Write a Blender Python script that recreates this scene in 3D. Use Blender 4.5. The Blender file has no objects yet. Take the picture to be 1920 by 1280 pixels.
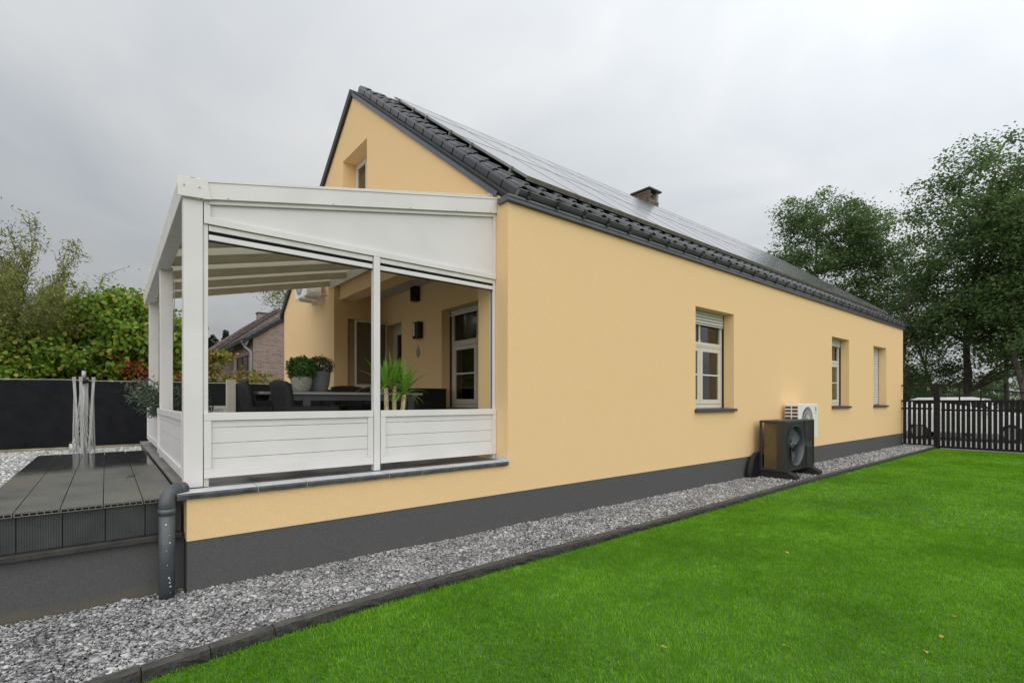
import bpy, math, random
import numpy as np
from mathutils import Vector, Matrix
from mathutils.geometry import tessellate_polygon

# ---------------------------------------------------------------- camera, sky, sun, exposure
scn = bpy.context.scene
COL = scn.collection
R = math.radians
CAM_H = 1.55
YAW = 50.7133           # degrees between the view direction and the long axis of the house (+X)
cam_d = bpy.data.cameras.new('camera')
cam = bpy.data.objects.new('camera', cam_d)
COL.objects.link(cam)
cam_d.sensor_width = 36.0
cam_d.lens = 931.0 / 1920.0 * 36.0
cam_d.shift_y = 110.0 / 1920.0
cam_d.clip_start = 0.05
cam_d.clip_end = 3000
cam.location = (0, 0, CAM_H)
cam.rotation_euler = (R(90), 0, R(YAW - 90))
scn.camera = cam

SUN_AZ = Vector((-0.52, -0.85, 0.0)).normalized()     # towards the added sun lamp, in plan: aimed to light both walls
SUN_EL = 34.0
w = bpy.data.worlds.new('World')
scn.world = w
w.use_nodes = True
nt = w.node_tree
nt.nodes.clear()


def N(tree, typ, **kw):
    n = tree.nodes.new(typ)
    for k, v in kw.items():
        setattr(n, k, v)
    return n


def math_node(tree, op, a, b=None, clamp=False):
    n = N(tree, 'ShaderNodeMath', operation=op, use_clamp=clamp)
    for i, x in enumerate((a, b)):
        if x is None:
            continue
        if isinstance(x, (int, float)):
            n.inputs[i].default_value = x
        else:
            tree.links.new(x, n.inputs[i])
    return n.outputs[0]


def ramp(tree, fac, stops):
    n = N(tree, 'ShaderNodeValToRGB')
    el = n.color_ramp.elements
    while len(el) < len(stops):
        el.new(0.5)
    for e, (p, c) in zip(el, stops):
        e.position = p
        e.color = (*c, 1)
    tree.links.new(fac, n.inputs['Fac'])
    return n.outputs['Color']


def mixc(tree, fac, a, b, blend='MIX'):
    n = N(tree, 'ShaderNodeMix', data_type='RGBA', blend_type=blend)
    for sock, x in ((n.inputs[0], fac), (n.inputs[6], a), (n.inputs[7], b)):
        if isinstance(x, (int, float)):
            sock.default_value = x
        elif isinstance(x, tuple):
            sock.default_value = (*x, 1)
        else:
            tree.links.new(x, sock)
    return n.outputs[2]


# overcast sky: Nishita underneath, a soft unbroken cloud deck over it, brighter towards the veiled sun
sky = N(nt, 'ShaderNodeTexSky', sky_type='NISHITA', sun_disc=False)
sky.sun_elevation = R(SUN_EL)
sky.sun_rotation = math.atan2(SUN_AZ.x, SUN_AZ.y)
sky.air_density = 2.0
sky.dust_density = 5.0
tc = N(nt, 'ShaderNodeTexCoord')
sep = N(nt, 'ShaderNodeSeparateXYZ')
nt.links.new(tc.outputs['Generated'], sep.inputs[0])
den = math_node(nt, 'ADD', math_node(nt, 'MAXIMUM', sep.outputs[2], 0.0), 0.22)
comb = N(nt, 'ShaderNodeCombineXYZ')
nt.links.new(math_node(nt, 'DIVIDE', sep.outputs[0], den), comb.inputs[0])
nt.links.new(math_node(nt, 'DIVIDE', sep.outputs[1], den), comb.inputs[1])
comb.inputs[2].default_value = 3.1
nz = N(nt, 'ShaderNodeTexNoise')
nz.inputs['Scale'].default_value = 1.25
nz.inputs['Detail'].default_value = 6
nz.inputs['Roughness'].default_value = 0.5
nz.inputs['Distortion'].default_value = 0.6
nt.links.new(comb.outputs[0], nz.inputs['Vector'])
cloud = ramp(nt, nz.outputs['Fac'], [(0.28, (0.545, 0.582, 0.630)), (0.50, (0.662, 0.684, 0.708)), (0.72, (0.790, 0.798, 0.805))])
dotn = N(nt, 'ShaderNodeVectorMath', operation='DOT_PRODUCT')
nt.links.new(tc.outputs['Generated'], dotn.inputs[0])
sd = (SUN_AZ * math.cos(R(SUN_EL)) + Vector((0, 0, math.sin(R(SUN_EL)))))
dotn.inputs[1].default_value = Vector((0.90, -0.20, 0.40)).normalized()
glow = math_node(nt, 'POWER', math_node(nt, 'MULTIPLY_ADD', dotn.outputs['Value'], 0.5), 6.0)
glow.node.inputs[0].links[0].from_node.inputs[2].default_value = 0.5
thin = math_node(nt, 'MULTIPLY_ADD', glow, 0.70)          # thinner cloud low over the far end of the garden
thin.node.inputs[2].default_value = 1.0
cie = math_node(nt, 'MULTIPLY_ADD', math_node(nt, 'MAXIMUM', sep.outputs[2], 0.0), 0.66)   # overcast sky: zenith about three times the horizon
cie.node.inputs[2].default_value = 0.33
fac = math_node(nt, 'MULTIPLY', thin, cie)
gain = N(nt, 'ShaderNodeVectorMath', operation='SCALE')
nt.links.new(cloud, gain.inputs[0])
nt.links.new(fac, gain.inputs['Scale'])
nish = N(nt, 'ShaderNodeVectorMath', operation='SCALE')
nt.links.new(sky.outputs[0], nish.inputs[0])
nish.inputs['Scale'].default_value = 0.06
skyc = mixc(nt, 0.93, nish.outputs[0], gain.outputs[0])
bg = N(nt, 'ShaderNodeBackground')
nt.links.new(skyc, bg.inputs['Color'])
bg.inputs['Strength'].default_value = 1.0
wo = N(nt, 'ShaderNodeOutputWorld')
nt.links.new(bg.outputs[0], wo.inputs['Surface'])

sun_d = bpy.data.lights.new('sun', 'SUN')
sun_d.energy = 1.5
sun_d.angle = R(100)
sun_d.color = (1.0, 0.97, 0.92)
sun = bpy.data.objects.new('sun', sun_d)  # soft lamp set behind the camera to brighten gable and long wall
COL.objects.link(sun)
sun.location = (10, -20, 30)
sun.rotation_euler = (-sd).to_track_quat('-Z', 'Y').to_euler()

vs = scn.view_settings
vs.view_transform = 'Standard'
vs.look = 'None'
vs.exposure = 0.62
vs.gamma = 1.0
vs.use_curve_mapping = False
scn.cycles.use_denoising = True
scn.cycles.max_bounces = 8
scn.cycles.transparent_max_bounces = 12
scn.cycles.sample_clamp_indirect = 6.0

rng = np.random.default_rng(7)
random.seed(7)

# ---------------------------------------------------------------- materials
M = {}


def mat(name, col, rough=0.7, col2=None, vscale=3.0, vdetail=4.0, vlo=0.35, vhi=0.65, bump=0.0, bscale=80.0, bdist=0.004,
        metallic=0.0, spec=0.5, island=0.0, objrand=0.0, coat=0.0, trans=0.0, rough2=None, coords='world', stretch=None, bdetail=4.0):
    m = bpy.data.materials.new(name)
    m.use_nodes = True
    t = m.node_tree
    b = t.nodes['Principled BSDF']
    b.inputs['Roughness'].default_value = rough
    b.inputs['Metallic'].default_value = metallic
    b.inputs['Specular IOR Level'].default_value = spec
    b.inputs['Coat Weight'].default_value = coat
    geo = N(t, 'ShaderNodeNewGeometry')
    if coords == 'object':
        tcn = N(t, 'ShaderNodeTexCoord')
        vec = tcn.outputs['Object']
    else:
        vec = geo.outputs['Position']
    if stretch:
        mp = N(t, 'ShaderNodeMapping')
        mp.inputs['Scale'].default_value = stretch
        t.links.new(vec, mp.inputs['Vector'])
        vec = mp.outputs[0]
    c = None
    if col2 is not None:
        n = N(t, 'ShaderNodeTexNoise')
        n.inputs['Scale'].default_value = vscale
        n.inputs['Detail'].default_value = vdetail
        t.links.new(vec, n.inputs['Vector'])
        c = ramp(t, n.outputs['Fac'], [(vlo, col), (vhi, col2)])
        if rough2 is not None:
            mr = N(t, 'ShaderNodeMapRange')
            mr.inputs[1].default_value = vlo
            mr.inputs[2].default_value = vhi
            mr.inputs[3].default_value = rough
            mr.inputs[4].default_value = rough2
            t.links.new(n.outputs['Fac'], mr.inputs[0])
            t.links.new(mr.outputs[0], b.inputs['Roughness'])
    for amt, sock in ((island, geo.outputs['Random Per Island']), (objrand, None)):
        if amt:
            if sock is None:
                sock = N(t, 'ShaderNodeObjectInfo').outputs['Random']
            v = math_node(t, 'MULTIPLY_ADD', sock, 2 * amt)
            v.node.inputs[2].default_value = 1 - amt
            cc = N(t, 'ShaderNodeCombineColor')
            for i in range(3):
                t.links.new(v, cc.inputs[i])
            c = mixc(t, 1.0, c if c is not None else col, cc.outputs[0], 'MULTIPLY')
    if c is None:
        b.inputs['Base Color'].default_value = (*col, 1)
    else:
        t.links.new(c, b.inputs['Base Color'])
    if bump:
        n = N(t, 'ShaderNodeTexNoise')
        n.inputs['Scale'].default_value = bscale
        n.inputs['Detail'].default_value = bdetail
        t.links.new(vec, n.inputs['Vector'])
        bp = N(t, 'ShaderNodeBump')
        bp.inputs['Strength'].default_value = bump
        bp.inputs['Distance'].default_value = bdist
        t.links.new(n.outputs['Fac'], bp.inputs['Height'])
        t.links.new(bp.outputs[0], b.inputs['Normal'])
    if trans:
        tr = N(t, 'ShaderNodeBsdfTranslucent')
        if c is None:
            tr.inputs['Color'].default_value = (*col, 1)
        else:
            t.links.new(c, tr.inputs['Color'])
        mx = N(t, 'ShaderNodeMixShader')
        mx.inputs[0].default_value = trans
        t.links.new(b.outputs[0], mx.inputs[1])
        t.links.new(tr.outputs[0], mx.inputs[2])
        t.links.new(mx.outputs[0], t.nodes['Material Output'].inputs['Surface'])
    M[name] = m
    return m


def leaf_mat(name, stops, trans=0.3, rough=0.5):
    """foliage whose colour differs from leaf to leaf"""
    m = bpy.data.materials.new(name)
    m.use_nodes = True
    t = m.node_tree
    b = t.nodes['Principled BSDF']
    b.inputs['Roughness'].default_value = rough
    b.inputs['Specular IOR Level'].default_value = 0.35
    geo = N(t, 'ShaderNodeNewGeometry')
    c = ramp(t, geo.outputs['Random Per Island'], stops)
    t.links.new(c, b.inputs['Base Color'])
    tr = N(t, 'ShaderNodeBsdfTranslucent')
    t.links.new(c, tr.inputs['Color'])
    mx = N(t, 'ShaderNodeMixShader')
    mx.inputs[0].default_value = trans
    t.links.new(b.outputs[0], mx.inputs[1])
    t.links.new(tr.outputs[0], mx.inputs[2])
    t.links.new(mx.outputs[0], t.nodes['Material Output'].inputs['Surface'])
    M[name] = m
    return m


def glass_mat(name, tint=(0.75, 0.80, 0.80), rough=0.02):
    m = bpy.data.materials.new(name)
    m.use_nodes = True
    t = m.node_tree
    t.nodes.remove(t.nodes['Principled BSDF'])
    fr = N(t, 'ShaderNodeFresnel')
    fr.inputs['IOR'].default_value = 1.55
    tr = N(t, 'ShaderNodeBsdfTransparent')
    tr.inputs['Color'].default_value = (*tint, 1)
    gl = N(t, 'ShaderNodeBsdfGlossy')
    gl.inputs['Roughness'].default_value = rough
    f2 = math_node(t, 'MULTIPLY', fr.outputs[0], 1.7, clamp=True)
    mx = N(t, 'ShaderNodeMixShader')
    t.links.new(f2, mx.inputs[0])
    t.links.new(tr.outputs[0], mx.inputs[1])
    t.links.new(gl.outputs[0], mx.inputs[2])
    t.links.new(mx.outputs[0], t.nodes['Material Output'].inputs['Surface'])
    M[name] = m
    return m


mat('render', (0.770, 0.542, 0.290), 0.92, (0.820, 0.588, 0.322), 55, vdetail=8, vlo=0.25, vhi=0.75, bump=0.7, bscale=120, bdist=0.007, spec=0.2)
mat('plinth', (0.072, 0.072, 0.076), 0.85, (0.108, 0.107, 0.110), 120, vdetail=8, vlo=0.30, vhi=0.72, bump=0.5, bscale=160, bdist=0.005, spec=0.3)
mat('soffit', (0.50, 0.46, 0.40), 0.8)
mat('tile', (0.014, 0.0155, 0.020), 0.16, (0.026, 0.028, 0.034), 6, bump=0.12, bscale=40, objrand=0.14, rough2=0.32, spec=0.6)
mat('zinc', (0.085, 0.098, 0.122), 0.38, (0.115, 0.130, 0.155), 4, metallic=0.35)
mat('gutter', (0.10, 0.105, 0.115), 0.28, (0.14, 0.145, 0.155), 5, metallic=0.2)
mat('bracket', (0.012, 0.012, 0.014), 0.5)
mat('white', (0.640, 0.628, 0.630), 0.38, (0.690, 0.677, 0.68), 2.5, bump=0.05, bscale=30)
mat('whitepanel', (0.63, 0.617, 0.622), 0.42, (0.675, 0.662, 0.667), 2.0, bump=0.35, bscale=220, bdist=0.002)
mat('whitedirty', (0.60, 0.59, 0.57), 0.45, (0.67, 0.66, 0.645), 9)
mat('cream', (0.62, 0.60, 0.53), 0.4, (0.66, 0.64, 0.57), 3)
mat('rafter', (0.50, 0.465, 0.36), 0.5, (0.55, 0.51, 0.40), 4)
mat('opal', (0.82, 0.80, 0.72), 0.4, trans=0.46)
mat('framewood', (0.60, 0.565, 0.48), 0.45, (0.64, 0.60, 0.52), 6)
mat('shutter', (0.68, 0.68, 0.66), 0.45)
mat('seal', (0.01, 0.01, 0.01), 0.6)
mat('room', (0.40, 0.33, 0.24), 0.9, (0.46, 0.39, 0.30), 1.2)
mat('roomdark', (0.16, 0.10, 0.06), 0.8)
mat('curtain', (0.72, 0.72, 0.68), 0.9, trans=0.3)
mat('roomfloor', (0.20, 0.13, 0.08), 0.5)
glass_mat('glass')
mat('bluestone', (0.10, 0.105, 0.115), 0.45, (0.17, 0.175, 0.185), 6, bump=0.25, bscale=45)
mat('sillstone', (0.045, 0.047, 0.05), 0.5, (0.065, 0.067, 0.07), 12)
mat('copestone', (0.46, 0.475, 0.50), 0.5, (0.60, 0.61, 0.625), 5, bump=0.25, bscale=40, rough2=0.35, objrand=0.06)
mat('copeedge', (0.05, 0.054, 0.062), 0.6, (0.10, 0.105, 0.115), 10, bump=0.6, bscale=40, bdist=0.01)
mat('floortile', (0.155, 0.150, 0.145), 0.30, (0.235, 0.225, 0.215), 2.2, bump=0.15, bscale=60, objrand=0.08, rough2=0.55)
mat('mortar', (0.40, 0.40, 0.40), 0.9)
mat('deckbase', (0.060, 0.062, 0.064), 0.85, (0.092, 0.094, 0.096), 110, vdetail=8, vlo=0.3, vhi=0.7, bump=0.4, bscale=150)
mat('skirt', (0.036, 0.039, 0.044), 0.5, (0.052, 0.055, 0.060), 7, objrand=0.08)
mat('ledge', (0.020, 0.0195, 0.019), 0.55, (0.040, 0.0385, 0.036), 14, bump=0.5, bscale=60)
mat('pipe', (0.050, 0.060, 0.070), 0.38, (0.075, 0.086, 0.096), 8)
mat('splash', (0.62, 0.62, 0.60), 0.8)
mat('black', (0.008, 0.008, 0.009), 0.5)
mat('gatepaint', (0.009, 0.0095, 0.011), 0.55, (0.014, 0.014, 0.016), 8, spec=0.22)
mat('cloth', (0.0055, 0.0065, 0.0085), 0.75, (0.010, 0.011, 0.0135), 5, bump=0.3, bscale=90, spec=0.16)
mat('concretemoss', (0.17, 0.155, 0.085), 0.9, (0.30, 0.28, 0.22), 3.5, bump=0.4, bscale=40)
mat('alu', (0.38, 0.39, 0.39), 0.45, (0.46, 0.47, 0.47), 10, metallic=0.25)
mat('line', (0.42, 0.43, 0.42), 0.7)
mat('wicker', (0.012, 0.0125, 0.014), 0.55, (0.022, 0.023, 0.025), 45, bump=1.0, bscale=110, bdist=0.008, spec=0.25)
mat('tabletop', (0.20, 0.19, 0.185), 0.45, (0.26, 0.25, 0.24), 9, bump=0.2, bscale=60, stretch=(0.2, 2, 1))
mat('tableframe', (0.050, 0.056, 0.064), 0.45)
mat('cushion', (0.022, 0.024, 0.028), 0.9, (0.032, 0.034, 0.038), 30, bump=0.3, bscale=200)
mat('concretepot', (0.19, 0.19, 0.17), 0.9, (0.34, 0.34, 0.31), 55, bump=0.8, bscale=70, bdist=0.006)
mat('greypot', (0.105, 0.115, 0.125), 0.6, (0.135, 0.145, 0.155), 18, stretch=(1, 1, 6))
mat('soil', (0.03, 0.022, 0.015), 0.95)
mat('yuccabark', (0.34, 0.27, 0.13), 0.9, (0.62, 0.55, 0.33), 60, bump=1.0, bscale=60, bdist=0.02)
mat('lampglass', (0.75, 0.76, 0.76), 0.3)
mat('metalgrey', (0.35, 0.33, 0.30), 0.5, metallic=0.5)
mat('mesh', (0.13, 0.10, 0.062), 0.8, bump=0.3, bscale=400)
mat('hpbody', (0.030, 0.032, 0.033), 0.45, (0.038, 0.040, 0.041), 6)
mat('hpfin', (0.16, 0.12, 0.052), 0.5, (0.21, 0.16, 0.075), 5, metallic=0.3)
mat('hpfan', (0.055, 0.063, 0.072), 0.35)
mat('acwhite', (0.72, 0.72, 0.69), 0.4, (0.76, 0.76, 0.73), 5)
mat('acdark', (0.05, 0.05, 0.05), 0.6)
mat('emblem', (0.03, 0.02, 0.16), 0.4)
mat('grille', (0.55, 0.56, 0.56), 0.4)
mat('brickred', (0.115, 0.080, 0.068), 0.85, (0.19, 0.135, 0.118), 9, bump=0.4, bscale=60, objrand=0.22)
mat('jointmortar', (0.36, 0.34, 0.31), 0.95)
mat('gravelbed', (0.08, 0.08, 0.082), 0.95, (0.20, 0.20, 0.203), 45, bump=1.0, bscale=50, bdist=0.02)
mat('whitegravel', (0.30, 0.30, 0.30), 0.9, (0.62, 0.62, 0.61), 40, bump=1.0, bscale=45, bdist=0.02)
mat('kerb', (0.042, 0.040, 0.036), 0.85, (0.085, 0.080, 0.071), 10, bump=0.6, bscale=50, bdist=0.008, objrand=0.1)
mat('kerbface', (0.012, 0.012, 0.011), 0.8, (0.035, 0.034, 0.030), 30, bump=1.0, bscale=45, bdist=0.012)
mat('soilgreen', (0.045, 0.12, 0.010), 1.0, (0.06, 0.15, 0.014), 6)
mat('ground', (0.06, 0.07, 0.03), 1.0, (0.10, 0.10, 0.05), 0.6)
mat('drive', (0.20, 0.20, 0.195), 0.95, (0.30, 0.30, 0.29), 8, bump=0.6, bscale=30)
mat('bark', (0.045, 0.038, 0.031), 0.95, (0.085, 0.073, 0.060), 8, bump=1.0, bscale=18, bdist=0.03, stretch=(1, 1, 0.25))
mat('willowbark', (0.13, 0.105, 0.060), 0.9, (0.20, 0.16, 0.09), 8)
mat('carpaint', (0.72, 0.73, 0.74), 0.25, coat=0.8)
mat('carglass', (0.012, 0.014, 0.016), 0.06)
mat('rubber', (0.012, 0.012, 0.012), 0.8)
mat('rim', (0.40, 0.40, 0.41), 0.35, metallic=0.7)
mat('redlamp', (0.35, 0.01, 0.01), 0.3)
mat('redtile', (0.078, 0.060, 0.058), 0.6, (0.118, 0.088, 0.084), 5, objrand=0.1)
mat('oldtile', (0.060, 0.060, 0.066), 0.55, (0.095, 0.095, 0.10), 5)
mat('greypipe', (0.27, 0.29, 0.31), 0.5)
mat('darkframe', (0.05, 0.02, 0.015), 0.5)
mat('twig', (0.04, 0.03, 0.02), 0.9)

leaf_mat('oakleaf', [(0.0, (0.068, 0.122, 0.046)), (0.45, (0.112, 0.192, 0.066)), (0.8, (0.165, 0.255, 0.088)), (1.0, (0.24, 0.31, 0.11))], 0.52)
leaf_mat('darkleaf', [(0.0, (0.050, 0.090, 0.034)), (0.6, (0.082, 0.140, 0.048)), (1.0, (0.135, 0.190, 0.066))], 0.46)
leaf_mat('brightleaf', [(0.0, (0.075, 0.130, 0.024)), (0.5, (0.120, 0.190, 0.036)), (1.0, (0.20, 0.26, 0.055))], 0.42)
leaf_mat('willowleaf', [(0.0, (0.110, 0.150, 0.030)), (0.5, (0.190, 0.230, 0.050)), (1.0, (0.30, 0.30, 0.080))], 0.42)
leaf_mat('shrubleaf', [(0.0, (0.090, 0.180, 0.020)), (0.45, (0.165, 0.290, 0.034)), (0.80, (0.24, 0.360, 0.048)), (0.92, (0.38, 0.40, 0.06)), (1.0, (0.52, 0.42, 0.09))], 0.46)
leaf_mat('yellowleaf', [(0.0, (0.08, 0.13, 0.02)), (0.4, (0.20, 0.21, 0.03)), (0.75, (0.40, 0.30, 0.05)), (1.0, (0.42, 0.20, 0.06))], 0.35)
leaf_mat('redleaf', [(0.0, (0.10, 0.020, 0.010)), (0.5, (0.26, 0.055, 0.020)), (1.0, (0.36, 0.12, 0.04))], 0.3)
leaf_mat('oleanderleaf', [(0.0, (0.045, 0.075, 0.045)), (0.6, (0.085, 0.125, 0.080)), (1.0, (0.16, 0.20, 0.14))], 0.2)
leaf_mat('potleaf', [(0.0, (0.025, 0.080, 0.012)), (0.6, (0.050, 0.140, 0.022)), (1.0, (0.10, 0.20, 0.040))], 0.2)
leaf_mat('flowerleaf', [(0.0, (0.025, 0.070, 0.014)), (0.66, (0.060, 0.125, 0.028)), (0.68, (0.20, 0.09, 0.12)), (1.0, (0.38, 0.22, 0.25))], 0.2)
leaf_mat('yuccaleaf', [(0.0, (0.10, 0.24, 0.030)), (0.6, (0.20, 0.40, 0.055)), (1.0, (0.30, 0.48, 0.09))], 0.35, 0.3)
leaf_mat('pineleaf', [(0.0, (0.012, 0.026, 0.012)), (1.0, (0.030, 0.050, 0.022))], 0.15)
leaf_mat('stone', [(0.0, (0.075, 0.075, 0.08)), (0.25, (0.18, 0.18, 0.186)), (0.6, (0.33, 0.33, 0.338)), (0.92, (0.48, 0.48, 0.482)), (1.0, (0.56, 0.53, 0.48))], 0.0, 0.85)
leaf_mat('fallenleaf', [(0.0, (0.35, 0.14, 0.03)), (0.5, (0.50, 0.26, 0.06)), (1.0, (0.62, 0.50, 0.22))], 0.1)


def grass_mat():
    m = bpy.data.materials.new('grassblade')
    m.use_nodes = True
    t = m.node_tree
    b = t.nodes['Principled BSDF']
    b.inputs['Roughness'].default_value = 0.5
    b.inputs['Specular IOR Level'].default_value = 0.18
    geo = N(t, 'ShaderNodeNewGeometry')
    c1 = ramp(t, geo.outputs['Random Per Island'], [(0.0, (0.088, 0.265, 0.004)), (0.5, (0.150, 0.380, 0.007)), (0.9, (0.205, 0.470, 0.012)), (1.0, (0.32, 0.50, 0.06))])
    n = N(t, 'ShaderNodeTexNoise')
    n.inputs['Scale'].default_value = 1.1
    n.inputs['Detail'].default_value = 7
    t.links.new(geo.outputs['Position'], n.inputs['Vector'])
    c2 = ramp(t, n.outputs['Fac'], [(0.30, (0.74, 0.80, 0.65)), (0.70, (1.26, 1.18, 2.0))])  # broad tone patches; the paler bluish ones paint a sheen on the turf
    n2 = N(t, 'ShaderNodeTexNoise')
    n2.inputs['Scale'].default_value = 5.5
    n2.inputs['Detail'].default_value = 5
    n2.inputs['Distortion'].default_value = 1.5
    t.links.new(geo.outputs['Position'], n2.inputs['Vector'])
    c3 = ramp(t, n2.outputs['Fac'], [(0.35, (0.86, 0.88, 0.8)), (0.52, (1.0, 1.0, 1.0)), (0.72, (1.45, 1.25, 3.0))])  # finer wisps: whitish-blue highlights painted into the blade colour
    c = mixc(t, 1.0, mixc(t, 1.0, c1, c2, 'MULTIPLY'), c3, 'MULTIPLY')
    t.links.new(c, b.inputs['Base Color'])
    tr = N(t, 'ShaderNodeBsdfTranslucent')
    t.links.new(c, tr.inputs['Color'])
    mx = N(t, 'ShaderNodeMixShader')
    mx.inputs[0].default_value = 0.35
    t.links.new(b.outputs[0], mx.inputs[1])
    t.links.new(tr.outputs[0], mx.inputs[2])
    t.links.new(mx.outputs[0], t.nodes['Material Output'].inputs['Surface'])
    M['grassblade'] = m


grass_mat()


def stain(name, col, zmin, zmax):
    """a ragged tide of algae and splashed soil along the foot of a wall"""
    t = M[name].node_tree
    b = t.nodes['Principled BSDF']
    src = b.inputs['Base Color'].links[0].from_socket
    geo = N(t, 'ShaderNodeNewGeometry')
    sp = N(t, 'ShaderNodeSeparateXYZ')
    t.links.new(geo.outputs['Position'], sp.inputs[0])
    n = N(t, 'ShaderNodeTexNoise')
    n.inputs['Scale'].default_value = 3.5
    n.inputs['Detail'].default_value = 8
    n.inputs['Roughness'].default_value = 0.65
    t.links.new(geo.outputs['Position'], n.inputs['Vector'])
    h = math_node(t, 'MULTIPLY_ADD', n.outputs['Fac'], -0.22)
    t.links.new(sp.outputs[2], h.node.inputs[2])
    mr = N(t, 'ShaderNodeMapRange')
    mr.inputs[1].default_value = zmin - 0.11
    mr.inputs[2].default_value = zmax - 0.11
    mr.inputs[3].default_value = 0.85
    mr.inputs[4].default_value = 0.0
    t.links.new(h, mr.inputs[0])
    t.links.new(mixc(t, mr.outputs[0], src, col), b.inputs['Base Color'])


stain('deckbase', (0.120, 0.108, 0.066), -0.02, 0.09)
stain('plinth', (0.105, 0.100, 0.088), -0.03, 0.07)


def tone_patches(name, lo, hi, scale):
    t = M[name].node_tree
    b = t.nodes['Principled BSDF']
    src = b.inputs['Base Color'].links[0].from_socket
    geo = N(t, 'ShaderNodeNewGeometry')
    n = N(t, 'ShaderNodeTexNoise')
    n.inputs['Scale'].default_value = scale
    n.inputs['Detail'].default_value = 5
    t.links.new(geo.outputs['Position'], n.inputs['Vector'])
    c = ramp(t, n.outputs['Fac'], [(0.36, (lo, lo, lo)), (0.60, (hi, hi, hi))])
    t.links.new(mixc(t, 1.0, src, c, 'MULTIPLY'), b.inputs['Base Color'])


tone_patches('stone', 0.80, 1.14, 2.6)


def deck_mat():
    """wet ribbed composite board: green-brown film near the front, a wet gloss with its own outline further back"""
    m = bpy.data.materials.new('deckboard')
    m.use_nodes = True
    t = m.node_tree
    b = t.nodes['Principled BSDF']
    geo = N(t, 'ShaderNodeNewGeometry')
    n = N(t, 'ShaderNodeTexNoise')
    n.inputs['Scale'].default_value = 2.4
    n.inputs['Detail'].default_value = 5
    t.links.new(geo.outputs['Position'], n.inputs['Vector'])
    c1 = ramp(t, n.outputs['Fac'], [(0.30, (0.100, 0.099, 0.094)), (0.52, (0.150, 0.145, 0.130)), (0.72, (0.180, 0.165, 0.120))])
    n2 = N(t, 'ShaderNodeTexNoise')
    n2.inputs['Scale'].default_value = 1.1
    n2.inputs['Detail'].default_value = 3
    t.links.new(geo.outputs['Position'], n2.inputs['Vector'])
    sp = N(t, 'ShaderNodeSeparateXYZ')
    t.links.new(geo.outputs['Position'], sp.inputs[0])
    y = math_node(t, 'MULTIPLY_ADD', n2.outputs['Fac'], 1.6)
    t.links.new(sp.outputs[1], y.node.inputs[2])
    wet = N(t, 'ShaderNodeMapRange')
    wet.inputs[1].default_value = 7.9
    wet.inputs[2].default_value = 8.7
    t.links.new(y, wet.inputs[0])
    c = mixc(t, wet.outputs[0], c1, (0.040, 0.041, 0.041))
    t.links.new(c, b.inputs['Base Color'])
    mr = N(t, 'ShaderNodeMapRange')
    mr.inputs[3].default_value = 0.40
    mr.inputs[4].default_value = 0.09
    t.links.new(wet.outputs[0], mr.inputs[0])
    t.links.new(mr.outputs[0], b.inputs['Roughness'])
    M['deckboard'] = m


deck_mat()


def brickwall_mat(name, c1, c2, mortar):
    m = bpy.data.materials.new(name)
    m.use_nodes = True
    t = m.node_tree
    b = t.nodes['Principled BSDF']
    b.inputs['Roughness'].default_value = 0.9
    geo = N(t, 'ShaderNodeNewGeometry')
    sp = N(t, 'ShaderNodeSeparateXYZ')
    t.links.new(geo.outputs['Position'], sp.inputs[0])
    cb = N(t, 'ShaderNodeCombineXYZ')
    t.links.new(math_node(t, 'ADD', sp.outputs[0], sp.outputs[1]), cb.inputs[0])
    t.links.new(sp.outputs[2], cb.inputs[1])
    br = N(t, 'ShaderNodeTexBrick')
    br.inputs['Color1'].default_value = (*c1, 1)
    br.inputs['Color2'].default_value = (*c2, 1)
    br.inputs['Mortar'].default_value = (*mortar, 1)
    br.inputs['Scale'].default_value = 1.0
    br.inputs['Brick Width'].default_value = 0.22
    br.inputs['Row Height'].default_value = 0.085
    br.inputs['Mortar Size'].default_value = 0.010
    t.links.new(cb.outputs[0], br.inputs['Vector'])
    t.links.new(br.outputs['Color'], b.inputs['Base Color'])
    bp = N(t, 'ShaderNodeBump')
    bp.invert = True
    bp.inputs['Distance'].default_value = 0.01
    bp.inputs['Strength'].default_value = 0.8
    t.links.new(br.outputs['Fac'], bp.inputs['Height'])
    t.links.new(bp.outputs[0], b.inputs['Normal'])
    M[name] = m


brickwall_mat('neighbrick', (0.20, 0.135, 0.115), (0.33, 0.24, 0.21), (0.33, 0.30, 0.27))


def solar_mat():
    m = bpy.data.materials.new('solarglass')
    m.use_nodes = True
    t = m.node_tree
    b = t.nodes['Principled BSDF']
    b.inputs['Roughness'].default_value = 0.18
    b.inputs['IOR'].default_value = 1.6
    b.inputs['Coat Weight'].default_value = 0.6
    b.inputs['Coat Roughness'].default_value = 0.16
    tcn = N(t, 'ShaderNodeTexCoord')
    br = N(t, 'ShaderNodeTexBrick')
    br.offset = 0.0
    br.inputs['Scale'].default_value = 1.0
    br.inputs['Brick Width'].default_value = 0.158
    br.inputs['Row Height'].default_value = 0.158
    br.inputs['Mortar Size'].default_value = 0.0025
    br.inputs['Color1'].default_value = (0.020, 0.023, 0.030, 1)
    br.inputs['Color2'].default_value = (0.024, 0.027, 0.034, 1)
    br.inputs['Mortar'].default_value = (0.10, 0.10, 0.11, 1)
    t.links.new(tcn.outputs['Object'], br.inputs['Vector'])
    t.links.new(br.outputs['Color'], b.inputs['Base Color'])
    M['solarglass'] = m


solar_mat()
mat('solarframe', (0.30, 0.31, 0.32), 0.4, (0.36, 0.37, 0.37), 6, metallic=0.5)
mat('solaredge', (0.17, 0.165, 0.14), 0.6, (0.26, 0.25, 0.21), 18)

# ---------------------------------------------------------------- mesh helpers
ROOT = {}                    # root location of each object, to turn world coordinates into local ones


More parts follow.
